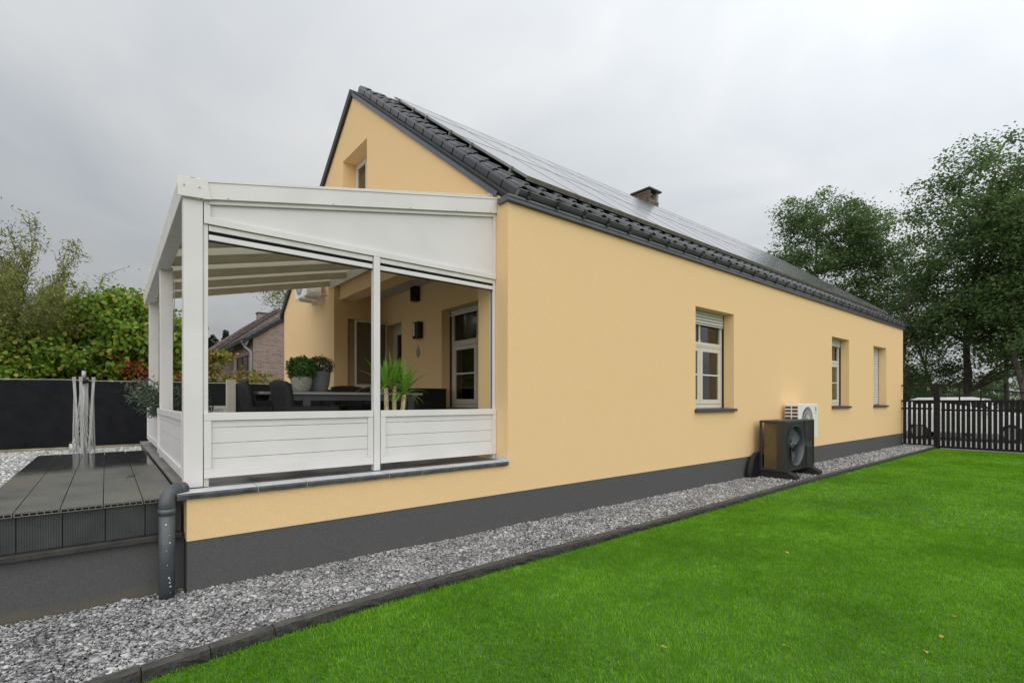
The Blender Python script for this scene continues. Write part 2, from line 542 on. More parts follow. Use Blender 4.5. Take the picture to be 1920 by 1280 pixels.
class MB:
    def __init__(s):
        s.v, s.f, s.sm, s.mi = [], [], [], []

    def add(s, vs_, fs, smooth=False, mi=0):
        o = len(s.v)
        s.v.extend([tuple(p) for p in vs_])
        for f in fs:
            s.f.append(tuple(i + o for i in f))
            s.sm.append(smooth)
            s.mi.append(mi)
        return s

    def box(s, x0, x1, y0, y1, z0, z1, mi=0):
        vs_ = [(x0, y0, z0), (x1, y0, z0), (x1, y1, z0), (x0, y1, z0), (x0, y0, z1), (x1, y0, z1), (x1, y1, z1), (x0, y1, z1)]
        return s.add(vs_, [(0, 3, 2, 1), (4, 5, 6, 7), (0, 1, 5, 4), (1, 2, 6, 5), (2, 3, 7, 6), (3, 0, 4, 7)], mi=mi)

    def hexa(s, p, mi=0):
        """8 corners: bottom ring 0-3 (counter-clockwise from above), top ring 4-7"""
        return s.add(p, [(0, 3, 2, 1), (4, 5, 6, 7), (0, 1, 5, 4), (1, 2, 6, 5), (2, 3, 7, 6), (3, 0, 4, 7)], mi=mi)

    def prism(s, poly, axis, a, b, smooth=False, mi=0):
        """extrude a polygon of 2-d points along axis 'x','y','z' from a to b"""
        def P(p, t):
            return {'x': (t, p[0], p[1]), 'y': (p[0], t, p[1]), 'z': (p[0], p[1], t)}[axis]
        n = len(poly)
        vs_ = [P(p, a) for p in poly] + [P(p, b) for p in poly]
        o = len(s.v)
        s.v.extend(vs_)
        for i in range(n):
            j = (i + 1) % n
            s.f.append((o + i, o + j, o + n + j, o + n + i))
            s.sm.append(smooth)
            s.mi.append(mi)
        s.f.append(tuple(o + i for i in range(n)))
        s.f.append(tuple(o + n + i for i in reversed(range(n))))
        s.sm += [False, False]
        s.mi += [mi, mi]
        return s

    def tube(s, pts, rad, seg=8, caps=True, mi=0):
        pts = [Vector(p) for p in pts]
        n = len(pts)
        rads = rad if hasattr(rad, '__len__') else [rad] * n
        rings = []
        ref = None
        for i, p in enumerate(pts):
            d = (pts[min(i + 1, n - 1)] - pts[max(i - 1, 0)])
            if d.length < 1e-9:
                d = Vector((0, 0, 1))
            d.normalize()
            if ref is None:
                ref = Vector((1, 0, 0)) if abs(d.x) < 0.8 else Vector((0, 1, 0))
            u = (ref - d * ref.dot(d)).normalized()
            ref = u
            v = d.cross(u)
            rings.append([p + (u * math.cos(2 * math.pi * k / seg) + v * math.sin(2 * math.pi * k / seg)) * rads[i] for k in range(seg)])
        o = len(s.v)
        for r in rings:
            s.v.extend([tuple(q) for q in r])
        for i in range(n - 1):
            for k in range(seg):
                a, b = o + i * seg + k, o + i * seg + (k + 1) % seg
                s.f.append((a, b, b + seg, a + seg))
                s.sm.append(True)
                s.mi.append(mi)
        if caps:
            s.f.append(tuple(o + k for k in reversed(range(seg))))
            s.f.append(tuple(o + (n - 1) * seg + k for k in range(seg)))
            s.sm += [False, False]
            s.mi += [mi, mi]
        return s

    def lathe(s, prof, c=(0, 0, 0), seg=24, mi=0, smooth=True):
        o = len(s.v)
        for r, z in prof:
            for k in range(seg):
                a = 2 * math.pi * k / seg
                s.v.append((c[0] + r * math.cos(a), c[1] + r * math.sin(a), c[2] + z))
        for i in range(len(prof) - 1):
            for k in range(seg):
                a, b = o + i * seg + k, o + i * seg + (k + 1) % seg
                s.f.append((a, b, b + seg, a + seg))
                s.sm.append(smooth)
                s.mi.append(mi)
        return s

    def mesh(s, name, mats, off=(0, 0, 0)):
        me = bpy.data.meshes.new(name)
        if any(off):
            vv = [(p[0] - off[0], p[1] - off[1], p[2] - off[2]) for p in s.v]
        else:
            vv = s.v
        me.from_pydata(vv, [], s.f)
        me.polygons.foreach_set('use_smooth', s.sm)
        for m in (mats if isinstance(mats, (list, tuple)) else [mats]):
            me.materials.append(M[m])
        if any(s.mi):
            me.polygons.foreach_set('material_index', s.mi)
        me.update()
        return me

    def build(s, name, mats, parent=None, local=False, bevel=0.0):
        off = (0, 0, 0) if (local or parent is None) else ROOT.get(parent.name, (0, 0, 0))
        return link(name, s.mesh(name, mats, off), parent, bevel)


def link(name, data, parent=None, bevel=0.0):
    o = bpy.data.objects.new(name, data)
    COL.objects.link(o)
    if parent is not None:
        o.parent = parent
        ROOT[o.name] = ROOT.get(parent.name, (0, 0, 0))
    if bevel:
        md = o.modifiers.new('bevel', 'BEVEL')
        md.width = bevel
        md.segments = 2
        md.limit_method = 'ANGLE'
        md.angle_limit = R(40)
    return o


def tag(o, label, cat, group=None):
    o['label'] = label
    o['category'] = cat
    if group:
        o['group'] = group
    return o


def thing(name, label, cat, loc, rz=0.0, group=None):
    o = bpy.data.objects.new(name, None)
    o.empty_display_size = 0.2
    COL.objects.link(o)
    o.location = loc
    o.rotation_euler = (0, 0, rz)
    ROOT[o.name] = tuple(loc)
    return tag(o, label, cat, group)


def kind(o, k):
    o['kind'] = k
    return o


def raw(name, verts, faces, m, parent=None, smooth=False):
    """fast mesh from numpy arrays; faces (n,k)"""
    me = bpy.data.meshes.new(name)
    nv, (nf, k) = len(verts), faces.shape
    me.vertices.add(nv)
    me.vertices.foreach_set('co', np.ascontiguousarray(verts, dtype=np.float32).ravel())
    me.loops.add(nf * k)
    me.loops.foreach_set('vertex_index', np.ascontiguousarray(faces, dtype=np.int32).ravel())
    me.polygons.add(nf)
    me.polygons.foreach_set('loop_start', np.arange(0, nf * k, k, dtype=np.int32))
    if smooth:
        me.polygons.foreach_set('use_smooth', np.ones(nf, dtype=bool))
    me.materials.append(M[m])
    me.update(calc_edges=True)
    return link(name, me, parent)


def place(name, me, parent, loc, rot=(0, 0, 0), scale=None):
    """a shared-mesh piece at a world position"""
    o = link(name, me, parent)
    r = ROOT.get(parent.name, (0, 0, 0)) if parent else (0, 0, 0)
    o.location = (loc[0] - r[0], loc[1] - r[1], loc[2] - r[2])
    o.rotation_euler = rot
    if scale:
        o.scale = scale
    return o


# ---------------------------------------------------------------- measures of the place
WY = 4.74            # plane of the long wall
GX = 3.81            # plane of the gable
FX = 21.38           # far end of the house
BY = 14.57           # rear wall
RY = 9.655           # ridge
EZ = 3.98            # wall top at the eaves
AZ = 7.623           # gable apex
TX = 0.503           # outer end of the terrace
FZ = 0.80            # terrace floor
BX = 4.94            # back wall of the recess
LY = 10.72           # side wall of the recess
PITCH = math.atan2(AZ - EZ, RY - WY)
SL = Vector((0, math.cos(PITCH), math.sin(PITCH)))
SN = Vector((0, -math.sin(PITCH), math.cos(PITCH)))
E0 = Vector((0, WY, EZ))


def slope_pt(x, s, h):
    p = E0 + SL * s + SN * h
    return Vector((x, p.y, p.z))


KERB = [(-3.0, 3.02), (-1.0, 3.34), (0.0, 3.475), (0.8, 3.575), (2.0, 3.655), (6.0, 3.69), (10.0, 3.775), (21.2, 3.80)]


def kerb_y(x):
    return float(np.interp(x, [k[0] for k in KERB], [k[1] for k in KERB]))


LAWN_Z = -0.045

# ---------------------------------------------------------------- ground
g = MB()
g.add([(-400, -300, -0.30), (600, -300, -0.30), (600, 700, -0.30), (-400, 700, -0.30)], [(0, 1, 2, 3)])
kind(g.build('ground', 'ground'), 'structure')

b_ = MB()
xs = np.linspace(-3, 21.2, 60)
vv, ff = [], []
for x in xs:
    vv += [(x, -4.0, LAWN_Z), (x, kerb_y(x) + 0.01, LAWN_Z), (x, -4.0, -0.28), (x, kerb_y(x) + 0.01, -0.28)]
for i in range(len(xs) - 1):
    a = i * 4
    ff += [(a, a + 4, a + 5, a + 1), (a + 2, a + 6, a + 4, a)]
b_.add(vv, ff)
kind(b_.build('lawn', 'soilgreen'), 'structure')

b_ = MB()
vv, ff = [], []
for x in np.linspace(-3, 21.6, 62):
    vv += [(x, kerb_y(x) + 0.10, -0.012), (x, 4.95, -0.012), (x, kerb_y(x) + 0.10, -0.25), (x, 4.95, -0.25)]
for i in range(61):
    a = i * 4
    ff += [(a, a + 4, a + 5, a + 1), (a + 2, a + 6, a + 4, a)]
b_.add(vv, ff)
kind(b_.build('gravel_strip', 'gravelbed'), 'structure')

b_ = MB()
b_.box(-14, 3.4, 4.99, 17.9, -0.28, 0.27)
kind(b_.build('garden_bed', 'whitegravel'), 'structure')
b_ = MB()
b_.box(21.32, 60, -30, 30, -0.29, -0.06)
kind(b_.build('driveway', 'drive'), 'structure')


def stones(n, region, size, name, z=0.0, lo=False, squash=0.62):
    """loose stones: jittered octahedra / icosahedra joined into one mass"""
    pts = region(n)
    n = len(pts)
    if lo == 2:
        base = np.array([(-1, -1, -1), (1, -1, -1), (1, 1, -1), (-1, 1, -1), (-1, -1, 1), (1, -1, 1), (1, 1, 1), (-1, 1, 1)], float) * .68
        fc = np.array([(0, 2, 1), (0, 3, 2), (4, 5, 6), (4, 6, 7), (0, 1, 5), (0, 5, 4), (1, 2, 6), (1, 6, 5), (2, 3, 7), (2, 7, 6), (3, 0, 4), (3, 4, 7)])
    elif lo:
        base = np.array([(1, 0, 0), (-1, 0, 0), (0, 1, 0), (0, -1, 0), (0, 0, 1), (0, 0, -1)], float)
        fc = np.array([(0, 2, 4), (2, 1, 4), (1, 3, 4), (3, 0, 4), (2, 0, 5), (1, 2, 5), (3, 1, 5), (0, 3, 5)])
    else:
        t = (1 + 5 ** .5) / 2
        base = np.array([(-1, t, 0), (1, t, 0), (-1, -t, 0), (1, -t, 0), (0, -1, t), (0, 1, t), (0, -1, -t), (0, 1, -t), (t, 0, -1), (t, 0, 1), (-t, 0, -1), (-t, 0, 1)], float)
        base /= np.linalg.norm(base[0])
        fc = np.array([(0, 11, 5), (0, 5, 1), (0, 1, 7), (0, 7, 10), (0, 10, 11), (1, 5, 9), (5, 11, 4), (11, 10, 2), (10, 7, 6), (7, 1, 8), (3, 9, 4), (3, 4, 2), (3, 2, 6), (3, 6, 8), (3, 8, 9), (4, 9, 5), (2, 4, 11), (6, 2, 10), (8, 6, 7), (9, 8, 1)])
    k = len(base)
    V = np.repeat(base[None], n, 0) * rng.uniform(0.55, 1.30, (n, k, 3))
    sc = size * rng.lognormal(0, 0.40, (n, 1)) * np.stack([rng.uniform(0.8, 1.45, n), rng.uniform(0.6, 1.1, n), rng.uniform(0.42, 0.75, n)], 1)
    V = V * sc[:, None, :]
    # random turn about z and a tilt
    a = rng.uniform(0, 2 * np.pi, n)
    t = rng.normal(0, 0.35, n)
    ca, sa, ct, st = np.cos(a), np.sin(a), np.cos(t), np.sin(t)
    x, y, zz = V[..., 0], V[..., 1], V[..., 2]
    y2 = y * ct[:, None] - zz * st[:, None]
    z2 = y * st[:, None] + zz * ct[:, None]
    V = np.stack([x * ca[:, None] - y2 * sa[:, None], x * sa[:, None] + y2 * ca[:, None], z2], -1)
    V += pts[:, None, :]
    F = (fc[None] + (np.arange(n) * k)[:, None, None]).reshape(-1, 3)
    o = raw(name, V.reshape(-1, 3), F, 'stone')
    return kind(o, 'stuff')


def strip_region(x0, x1):
    def f(n):
        x = rng.uniform(x0, x1, n)
        ky = np.interp(x, [k[0] for k in KERB], [k[1] for k in KERB]) + 0.105
        top = np.where(x < TX - 0.02, 4.865, WY - 0.005)
        y = ky + (top - ky) * rng.uniform(0, 1, n)
        z = -0.004 + 0.014 * rng.uniform(0, 1, n) + 0.010 * np.sin(x * 3.1 + y * 5) * np.sin(y * 7 + x)
        return np.stack([x, y, z], 1)
    return f


stones(44000, strip_region(-0.9, 3.4), 0.0084, 'gravel', lo=2)
stones(9000, strip_region(-2.6, -0.9), 0.012, 'gravel', lo=1)
stones(36000, strip_region(3.4, 9.5), 0.0105, 'gravel', lo=1)
stones(21000, strip_region(9.5, 21.3), 0.0155, 'gravel', lo=1)


def garden_region(n):
    x = rng.uniform(-4.5, 2.6, n)
    y = rng.uniform(7.0, 17.0, n)
    return np.stack([x, y, 0.275 + 0.01 * rng.uniform(0, 1, n)], 1)


stones(10000, garden_region, 0.024, 'white_gravel', lo=True)
bpy.data.objects['white_gravel'].data.materials[0] = leaf_mat('palestone', [(0.0, (0.16, 0.16, 0.16)), (0.4, (0.42, 0.42, 0.42)), (1.0, (0.75, 0.75, 0.74))], 0.0, 0.85)

# kerb: one rough stone after another
kerb = bpy.data.objects.new('kerb', None)
COL.objects.link(kerb)
kind(kerb, 'structure')
ROOT['kerb'] = (0, 0, 0)
x = -2.6
js = [-1.6, -0.62, 0.155, 0.50, 0.88, 2.0]
while js[-1] < 20.8:
    js.append(js[-1] + random.choice((0.98, 1.0, 1.02)))
js[-1] = 21.2
for i in range(len(js) - 1):
    xa, xb = js[i] + 0.003, js[i + 1] - 0.003
    mb = MB()
    nx = max(4, int((xb - xa) / 0.07)) if xa < 9 else 5
    rows = []
    dz = random.uniform(-0.004, 0.004)
    dy = random.uniform(-0.005, 0.005)
    for k in range(nx + 1):
        xx = xa + (xb - xa) * k / nx
        yo = kerb_y(xx) + dy
        j = lambda a: random.uniform(-a, a)
        rows.append([(xx, yo + 0.105, -0.12), (xx, yo + 0.10 + j(.002), 0.020 + dz), (xx, yo + 0.012 + j(.006), 0.020 + dz + j(.003)),
                     (xx, yo - 0.006 + j(.010), 0.000 + j(.008)), (xx, yo - 0.012 + j(.012), -0.035 + j(.012)), (xx, yo - 0.004, -0.12)])
    o = len(mb.v)
    for r in rows:
        mb.v.extend(r)
    for k in range(nx):
        for q in range(5):
            a = o + k * 6 + q
            mb.f.append((a, a + 6, a + 7, a + 1))
            mb.sm.append(False)
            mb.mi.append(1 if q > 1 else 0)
    for a, rev in ((o, False), (o + nx * 6, True)):
        f = tuple(a + q for q in range(6))
        mb.f.append(tuple(reversed(f)) if rev else f)
        mb.sm.append(False)
        mb.mi.append(0)
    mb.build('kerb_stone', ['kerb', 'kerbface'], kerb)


# lawn blades: short dense turf, thinner with distance
def blades(n, xr, name, width, height, seg):
    x = rng.uniform(xr[0], xr[1], n)
    ymin = np.maximum(-1.2, 0.035 * x - 0.35)
    ky = np.interp(x, [k[0] for k in KERB], [k[1] for k in KERB]) - 0.012
    y = ymin + (ky - ymin) * rng.uniform(0, 1, n)
    keep = (x * 0.633 + y * 0.774) > 1.6
    x, y = x[keep], y[keep]
    n = len(x)
    a = rng.uniform(0, 2 * np.pi, n)
    lean_a = 2.2 + 1.3 * np.sin(x * 1.7 + 1.3 * np.sin(y * 2.1)) + rng.normal(0, 0.9, n)
    lean = np.abs(rng.normal(0.35, 0.35, n))
    h = height * rng.uniform(0.65, 1.2, n)
    wv = width * rng.uniform(0.7, 1.3, n)
    bx, by = np.cos(a) * wv / 2, np.sin(a) * wv / 2
    lx, ly = np.cos(lean_a) * lean * h, np.sin(lean_a) * lean * h
    z0 = np.full(n, LAWN_Z - 0.004)
    V = [np.stack([x - bx, y - by, z0], 1), np.stack([x + bx, y + by, z0], 1)]
    if seg == 2:
        mx, my, mz = x + lx * 0.35, y + ly * 0.35, z0 + h * 0.6
        V += [np.stack([mx + bx * .8, my + by * .8, mz], 1), np.stack([mx - bx * .8, my - by * .8, mz], 1)]
    V.append(np.stack([x + lx, y + ly, z0 + h * np.clip(1.05 - lean * 0.45, 0.35, 1.0)], 1))
    k = len(V)
    P = np.stack(V, 1).reshape(-1, 3)
    o = (np.arange(n) * k)[:, None]
    if seg == 2:
        F = np.concatenate([o + np.array([[0, 1, 2]]), o + np.array([[0, 2, 3]]), o + np.array([[3, 2, 4]])])
    else:
        F = o + np.array([[0, 1, 2]])
    kind(raw(name, P, F, 'grassblade'), 'stuff')


blades(110000, (-0.4, 2.4), 'grass', 0.0042, 0.032, 2)
blades(26000, (-2.6, -0.4), 'grass', 0.0065, 0.033, 1)
blades(240000, (2.4, 8.0), 'grass', 0.0055, 0.033, 1)
blades(150000, (8.0, 21.1), 'grass', 0.011, 0.034, 1)

# ---------------------------------------------------------------- the yellow house
house = thing('yellow_house', 'long yellow rendered bungalow with dark tiled gable roof and grey plinth', 'house', (12.5, 9.65, 0))


def grid_wall(mb, us, zs, solid, axis, a, b):
    """solid wall made of grid cells in (u,z); solid(u,z) tells filled cells; thickness from a to b along axis"""
    def P(u, z, t):
        return (u, t, z) if axis == 'y' else (t, u, z)
    nu, nz_ = len(us) - 1, len(zs) - 1
    S = [[solid((us[i] + us[i + 1]) / 2, (zs[j] + zs[j + 1]) / 2) for j in range(nz_)] for i in range(nu)]
    for i in range(nu):
        for j in range(nz_):
            if not S[i][j]:
                continue
            u0, u1, z0, z1 = us[i], us[i + 1], zs[j], zs[j + 1]
            for t in (a, b):
                mb.add([P(u0, z0, t), P(u1, z0, t), P(u1, z1, t), P(u0, z1, t)], [(0, 1, 2, 3)])
            for di, dj, q in ((-1, 0, (u0, z0, u0, z1)), (1, 0, (u1, z0, u1, z1)), (0, -1, (u0, z0, u1, z0)), (0, 1, (u0, z1, u1, z1))):
                ii, jj = i + di, j + dj
                if 0 <= ii < nu and 0 <= jj < nz_ and S[ii][jj]:
                    continue
                mb.add([P(q[0], q[1], a), P(q[2], q[3], a), P(q[2], q[3], b), P(q[0], q[1], b)], [(0, 1, 2, 3)])


WINS = [(8.07, 9.45), (14.66, 15.96), (18.13, 19.45)]
WZ0, WZ1 = 1.39, 3.215
PZ = 0.415


def long_solid(u, z):
    if u < GX:
        return z < 0.755
    return not any(x0 < u < x1 and WZ0 < z < WZ1 for x0, x1 in WINS)


mb = MB()
grid_wall(mb, [TX, GX] + [v for p in WINS for v in p] + [FX], [PZ, 0.755, WZ0, WZ1, EZ], long_solid, 'y', WY, WY + 0.38)
wall_long = mb.build('wall', 'render', house)
wall_long['label'] = 'long yellow rendered wall with three deep set windows'
mb = MB()
mb.box(TX + 0.004, FX - 0.004, WY + 0.006, WY + 0.37, -0.2, PZ)
mb.build('plinth', 'plinth', house)


def gable_line(y):
    return EZ + (AZ - EZ) * (1 - abs(y - RY) / (RY - WY))


# gable wall with the recess opening and a window hole
def poly_wall(outer, holes, x0, x1, mats, name, parent):
    loops = [[Vector((0, p[0], p[1])) for p in outer]] + [[Vector((0, p[0], p[1])) for p in h] for h in holes]
    tris = tessellate_polygon(loops)
    flat = [p for l in loops for p in l]
    m_ = MB()
    for x_ in (x0, x1):
        m_.add([(x_, p.y, p.z) for p in flat], [tuple(t) for t in tris])
    for l in loops:
        n = len(l)
        for i in range(n):
            p, q = l[i], l[(i + 1) % n]
            m_.add([(x0, p.y, p.z), (x0, q.y, q.z), (x1, q.y, q.z), (x1, p.y, p.z)], [(0, 1, 2, 3)])
    return m_.build(name, mats, parent)


GW = (8.976, 10.20, 4.98, 6.49)      # gable window y0,y1,z0,z1
BEAMZ = 3.73
PIER = 5.36
outer = [(WY + 0.3805, PZ), (PIER, PZ), (PIER, 4.12), (LY, 4.12), (LY, PZ), (BY, PZ), (BY, EZ), (RY, AZ), (WY + 0.003, EZ + .001), (WY + 0.3805, EZ + .001)]
hole = [(GW[0], GW[2]), (GW[0], GW[3]), (GW[1], GW[3]), (GW[1], GW[2])]
poly_wall(outer, [hole], GX, GX + 0.30, 'render', 'gable_wall', house)
mb = MB()
mb.box(3.93, 4.28, PIER - 0.1, LY + 0.1, BEAMZ, 4.40)
mb.build('beam', 'render', house)
# recess: ceiling, side walls, back wall
mb = MB()
mb.box(4.28, 5.3, PIER - 0.2, LY + 0.2, 3.86, 3.92)
mb.build('recess_ceiling', 'soffit', house)
mb = MB()
mb.box(GX + 0.29, 5.25, WY + 0.38, PIER, 0.6, 3.95)
mb.build('recess_cheek', 'render', house)
mb = MB()
grid_wall(mb, [GX + 0.30, 4.11, 4.90, BX + 0.35], [0.6, 3.34, 3.97], lambda u, z: not (4.11 < u < 4.90 and z < 3.34), 'y', LY, LY + 0.14)
mb.box(4.02, 5.25, LY + 0.142, LY + 0.30, 0.6, 3.97)
mb.build('recess_cheek', 'render', house)
BW = (6.78, 8.15, 1.40, 3.26)       # window in the back wall
DW = (9.80, 10.66, 0.80, 3.24)      # door in the back wall


def back_solid(u, z):
    return not ((BW[0] < u < BW[1] and BW[2] < z < BW[3]) or (DW[0] < u < DW[1] and z < DW[3]))


mb = MB()
grid_wall(mb, [PIER, BW[0], BW[1], DW[0], DW[1], LY], [0.6, BW[2], DW[3], BW[3], 3.89], back_solid, 'x', BX, BX + 0.36)
mb.build('back_wall', 'render', house)
# rear and far walls
mb = MB()
mb.box(GX + 0.301, FX, BY - 0.3, BY - 0.002, -0.2, EZ)
mb.build('rear_wall', 'render', house)
outer = [(WY + 0.381, -0.2), (BY - 0.303, -0.2), (BY - 0.303, EZ + .1), (RY, AZ - .02), (WY + 0.381, EZ + .1)]
poly_wall(outer, [], FX - 0.30, FX - 0.002, 'render', 'far_gable_wall', house)
# rooms seen through the panes
mb = MB()
mb.box(5.40, FX - 0.31, 8.6, 8.7, 0.6, 3.9)
mb.box(11.6, 11.7, WY + 0.39, 8.59, 0.6, 3.9)
mb.box(16.9, 17.0, WY + 0.39, 8.59, 0.6, 3.9)
mb.build('inner_wall', 'room', house)
mb = MB()
mb.box(4.12, FX - 0.31, WY + 0.39, BY - 0.31, 3.905, 3.95)
mb.build('inner_ceiling', 'curtain', house)
mb = MB()
mb.box(5.31, FX - 0.31, WY + 0.39, 8.59, 0.55, 0.62)
mb.build('inner_floor', 'roomfloor', house)
mb = MB()
mb.box(9.9, 10.9, 7.9, 8.59, 0.63, 2.3)
mb.build('wardrobe', 'roomdark', house)


def window_front(x0, x1, z0, z1, y, shutter=0.28, parent=house, closed=False, back=False, curt=True, mid=0.5):
    """a window in the plane y (or, back=True, in the plane x=y with u running along -Y): frame, transom, sashes, muntins, panes, shutter slats"""
    def T(m_):
        if back:
            m_.v = [(py, x0 + x1 - px, pz) for (px, py, pz) in m_.v]
            m_.f = [tuple(f) for f in m_.f]
        return m_
    root = T(MB().box(x0, x0 + 0.065, y, y + 0.08, z0, z1).box(x1 - 0.065, x1, y, y + 0.08, z0, z1)
             .box(x0 + 0.065, x1 - 0.065, y, y + 0.08, z0, z0 + 0.07).box(x0 + 0.065, x1 - 0.065, y, y + 0.08, z1 - 0.06, z1)).build('window', 'framewood', parent, bevel=0.004)
    zt = z0 + (z1 - z0) * 0.655                       # transom
    xm = x0 + (x1 - x0) * mid
    T(MB().box(x0 + 0.065, x1 - 0.065, y - 0.006, y + 0.08, zt - 0.045, zt + 0.05)
      .box(x0 + 0.05, x1 - 0.05, y - 0.013, y - 0.006, zt - 0.012, zt + 0.022)).build('transom', 'framewood', root, bevel=0.006)
    for a, b in ((x0 + 0.07, xm - 0.012), (xm + 0.012, x1 - 0.07)):
        zb, ze = z0 + 0.075, zt - 0.05
        sash = T(MB().box(a, a + 0.075, y - 0.005, y + 0.05, zb, ze).box(b - 0.075, b, y - 0.005, y + 0.05, zb, ze)
                 .box(a + 0.075, b - 0.075, y - 0.005, y + 0.05, zb, zb + 0.085).box(a + 0.075, b - 0.075, y - 0.005, y + 0.05, ze - 0.075, ze)).build('sash', 'framewood', root, bevel=0.006)
        zm = (zb + ze) / 2 + 0.02
        T(MB().box(a + 0.077, b - 0.077, y + 0.004, y + 0.030, zm - 0.013, zm + 0.013)).build('muntin', 'white', root)
        T(MB().box(a + 0.076, b - 0.076, y + 0.014, y + 0.020, zb + 0.086, ze - 0.076)).build('pane', 'glass', root)
    T(MB().box(xm - 0.011, xm + 0.011, y - 0.010, y + 0.04, z0 + 0.075, zt - 0.05)).build('astragal', 'framewood', root)
    T(MB().box(xm - 0.010, xm + 0.010, y + 0.004, y + 0.030, zt + 0.052, z1 - 0.062)
      .box(xm - 0.022, xm + 0.022, y + 0.002, y + 0.030, zt + 0.053, zt + 0.093)).build('muntin', 'white', root)
    T(MB().box(x0 + 0.067, x1 - 0.067, y + 0.032, y + 0.038, zt + 0.052, z1 - 0.062)).build('pane', 'glass', root)
    zlow = z0 + 0.02 if closed else z1 - shutter
    zz = z1 + 0.0
    while zz > zlow + 0.02:
        h_ = min(0.052, zz - zlow)
        T(MB().prism([(y - 0.016, zz - h_), (y - 0.032, zz - h_ + 0.008), (y - 0.034, zz - 0.014), (y - 0.016, zz - 0.004)], 'x', x0 + 0.012, x1 - 0.012)).build('shutter_slat', 'shutter', root)
        zz -= 0.056
    for a in (x0, x1 - 0.011):
        T(MB().box(a, a + 0.011, y - 0.038, y - 0.002, z0, z1)).build('shutter_rail', 'seal', root)
    if curt:
        n = 26
        vs_ = []
        for k in range(n):
            cx = x0 + 0.1 + (xm - 0.15 - x0 - 0.1) * k / (n - 1)
            cy = y + 0.22 + 0.03 * math.sin(k * 1.9)
            vs_ += [(cx, cy, z0 + 0.02), (cx, cy, z1 - 0.1)]
        m_ = MB()
        m_.add(vs_, [(2 * k, 2 * k + 2, 2 * k + 3, 2 * k + 1) for k in range(n - 1)], True)
        T(m_).build('curtain', 'curtain', root)
    return root


for i, (x0, x1) in enumerate(WINS):
    wz = WZ1
    wn = window_front(x0, x1, WZ0 + 0.012, wz, WY + 0.24, 0.26 if i == 0 else 0.20, closed=(i == 2), mid=0.41)
    wn['label'] = ['tall cream window near the terrace with half raised roller shutter', 'cream window with roller box just beyond the outdoor units', 'window with its white roller shutter fully lowered'][i]
    sill = MB().hexa([(x0 - 0.03, WY - 0.06, WZ0 - 0.055), (x1 + 0.03, WY - 0.06, WZ0 - 0.055), (x1 + 0.03, WY - 0.001, WZ0 - 0.055), (x0 - 0.03, WY - 0.001, WZ0 - 0.055),
                      (x0 - 0.03, WY - 0.06, WZ0 - 0.004), (x1 + 0.03, WY - 0.06, WZ0 - 0.004), (x1 + 0.03, WY - 0.001, WZ0 + 0.002), (x0 - 0.03, WY - 0.001, WZ0 + 0.002)])
    sill.hexa([(x0 + 0.002, WY - 0.001, WZ0 + 0.001), (x1 - 0.002, WY - 0.001, WZ0 + 0.001), (x1 - 0.002, WY + 0.24, WZ0 + 0.001), (x0 + 0.002, WY + 0.24, WZ0 + 0.001),
               (x0 + 0.002, WY - 0.001, WZ0 + 0.004), (x1 - 0.002, WY - 0.001, WZ0 + 0.004), (x1 - 0.002, WY + 0.24, WZ0 + 0.012), (x0 + 0.002, WY + 0.24, WZ0 + 0.012)])
    sill.build('sill', 'sillstone', wn, bevel=0.006)

bwin = window_front(BW[0], BW[1], BW[2] + 0.01, BW[3], BX + 0.22, 0.12, back=True, curt=False, mid=0.62)
bwin['label'] = 'cream window in the shaded recess behind the pergola'
MB().box(BX - 0.05, BX + 0.22, BW[0] - 0.03, BW[1] + 0.12, BW[2] - 0.045, BW[2] + 0.006).build('sill', 'sillstone', bwin)
# glazed door in the recess
dr = MB().box(BX + .22, BX + .30, DW[0], DW[0] + .07, FZ, DW[3]).box(BX + .22, BX + .30, DW[1] - .07, DW[1], FZ, DW[3]).box(BX + .22, BX + .30, DW[0] + .07, DW[1] - .07, DW[3] - .09, DW[3]).build('door', 'framewood', house)
MB().box(BX + .20, BX + .27, DW[0] + .072, DW[0] + .19, FZ + .02, DW[3] - .092).box(BX + .20, BX + .27, DW[1] - .19, DW[1] - .072, FZ + .02, DW[3] - .092) \
    .box(BX + .20, BX + .27, DW[0] + .19, DW[1] - .19, DW[3] - .21, DW[3] - .092).box(BX + .20, BX + .27, DW[0] + .19, DW[1] - .19, FZ + .02, FZ + .75).build('sash', 'framewood', dr)
MB().box(BX + .215, BX + .245, DW[0] + .19, DW[1] - .19, 2.10, 2.13).build('muntin', 'white', dr)
MB().box(BX + .23, BX + .236, DW[0] + .191, DW[1] - .191, FZ + .751, DW[3] - .211).build('pane', 'glass', dr)
# insect screen door folded out along the side wall
sy = 10.52
sd_ = MB().box(4.20, 4.235, sy, sy + .03, FZ + .03, 3.30).box(4.905, 4.94, sy, sy + .03, FZ + .03, 3.30).box(4.235, 4.905, sy, sy + .03, 3.262, 3.30).box(4.235, 4.905, sy, sy + .03, 1.78, 1.90).build('screen_door', 'framewood', house)
MB().box(4.236, 4.904, sy + .012, sy + .016, 1.901, 3.261).build('screen_mesh', 'mesh', sd_)
MB().box(4.236, 4.904, sy + .006, sy + .022, FZ + .04, 1.779).build('kick_panel', 'framewood', sd_)
MB().tube([(4.205, sy - .03, 2.55), (4.205, sy - .03, 2.66)], .010, 8).build('handle', 'white', sd_)
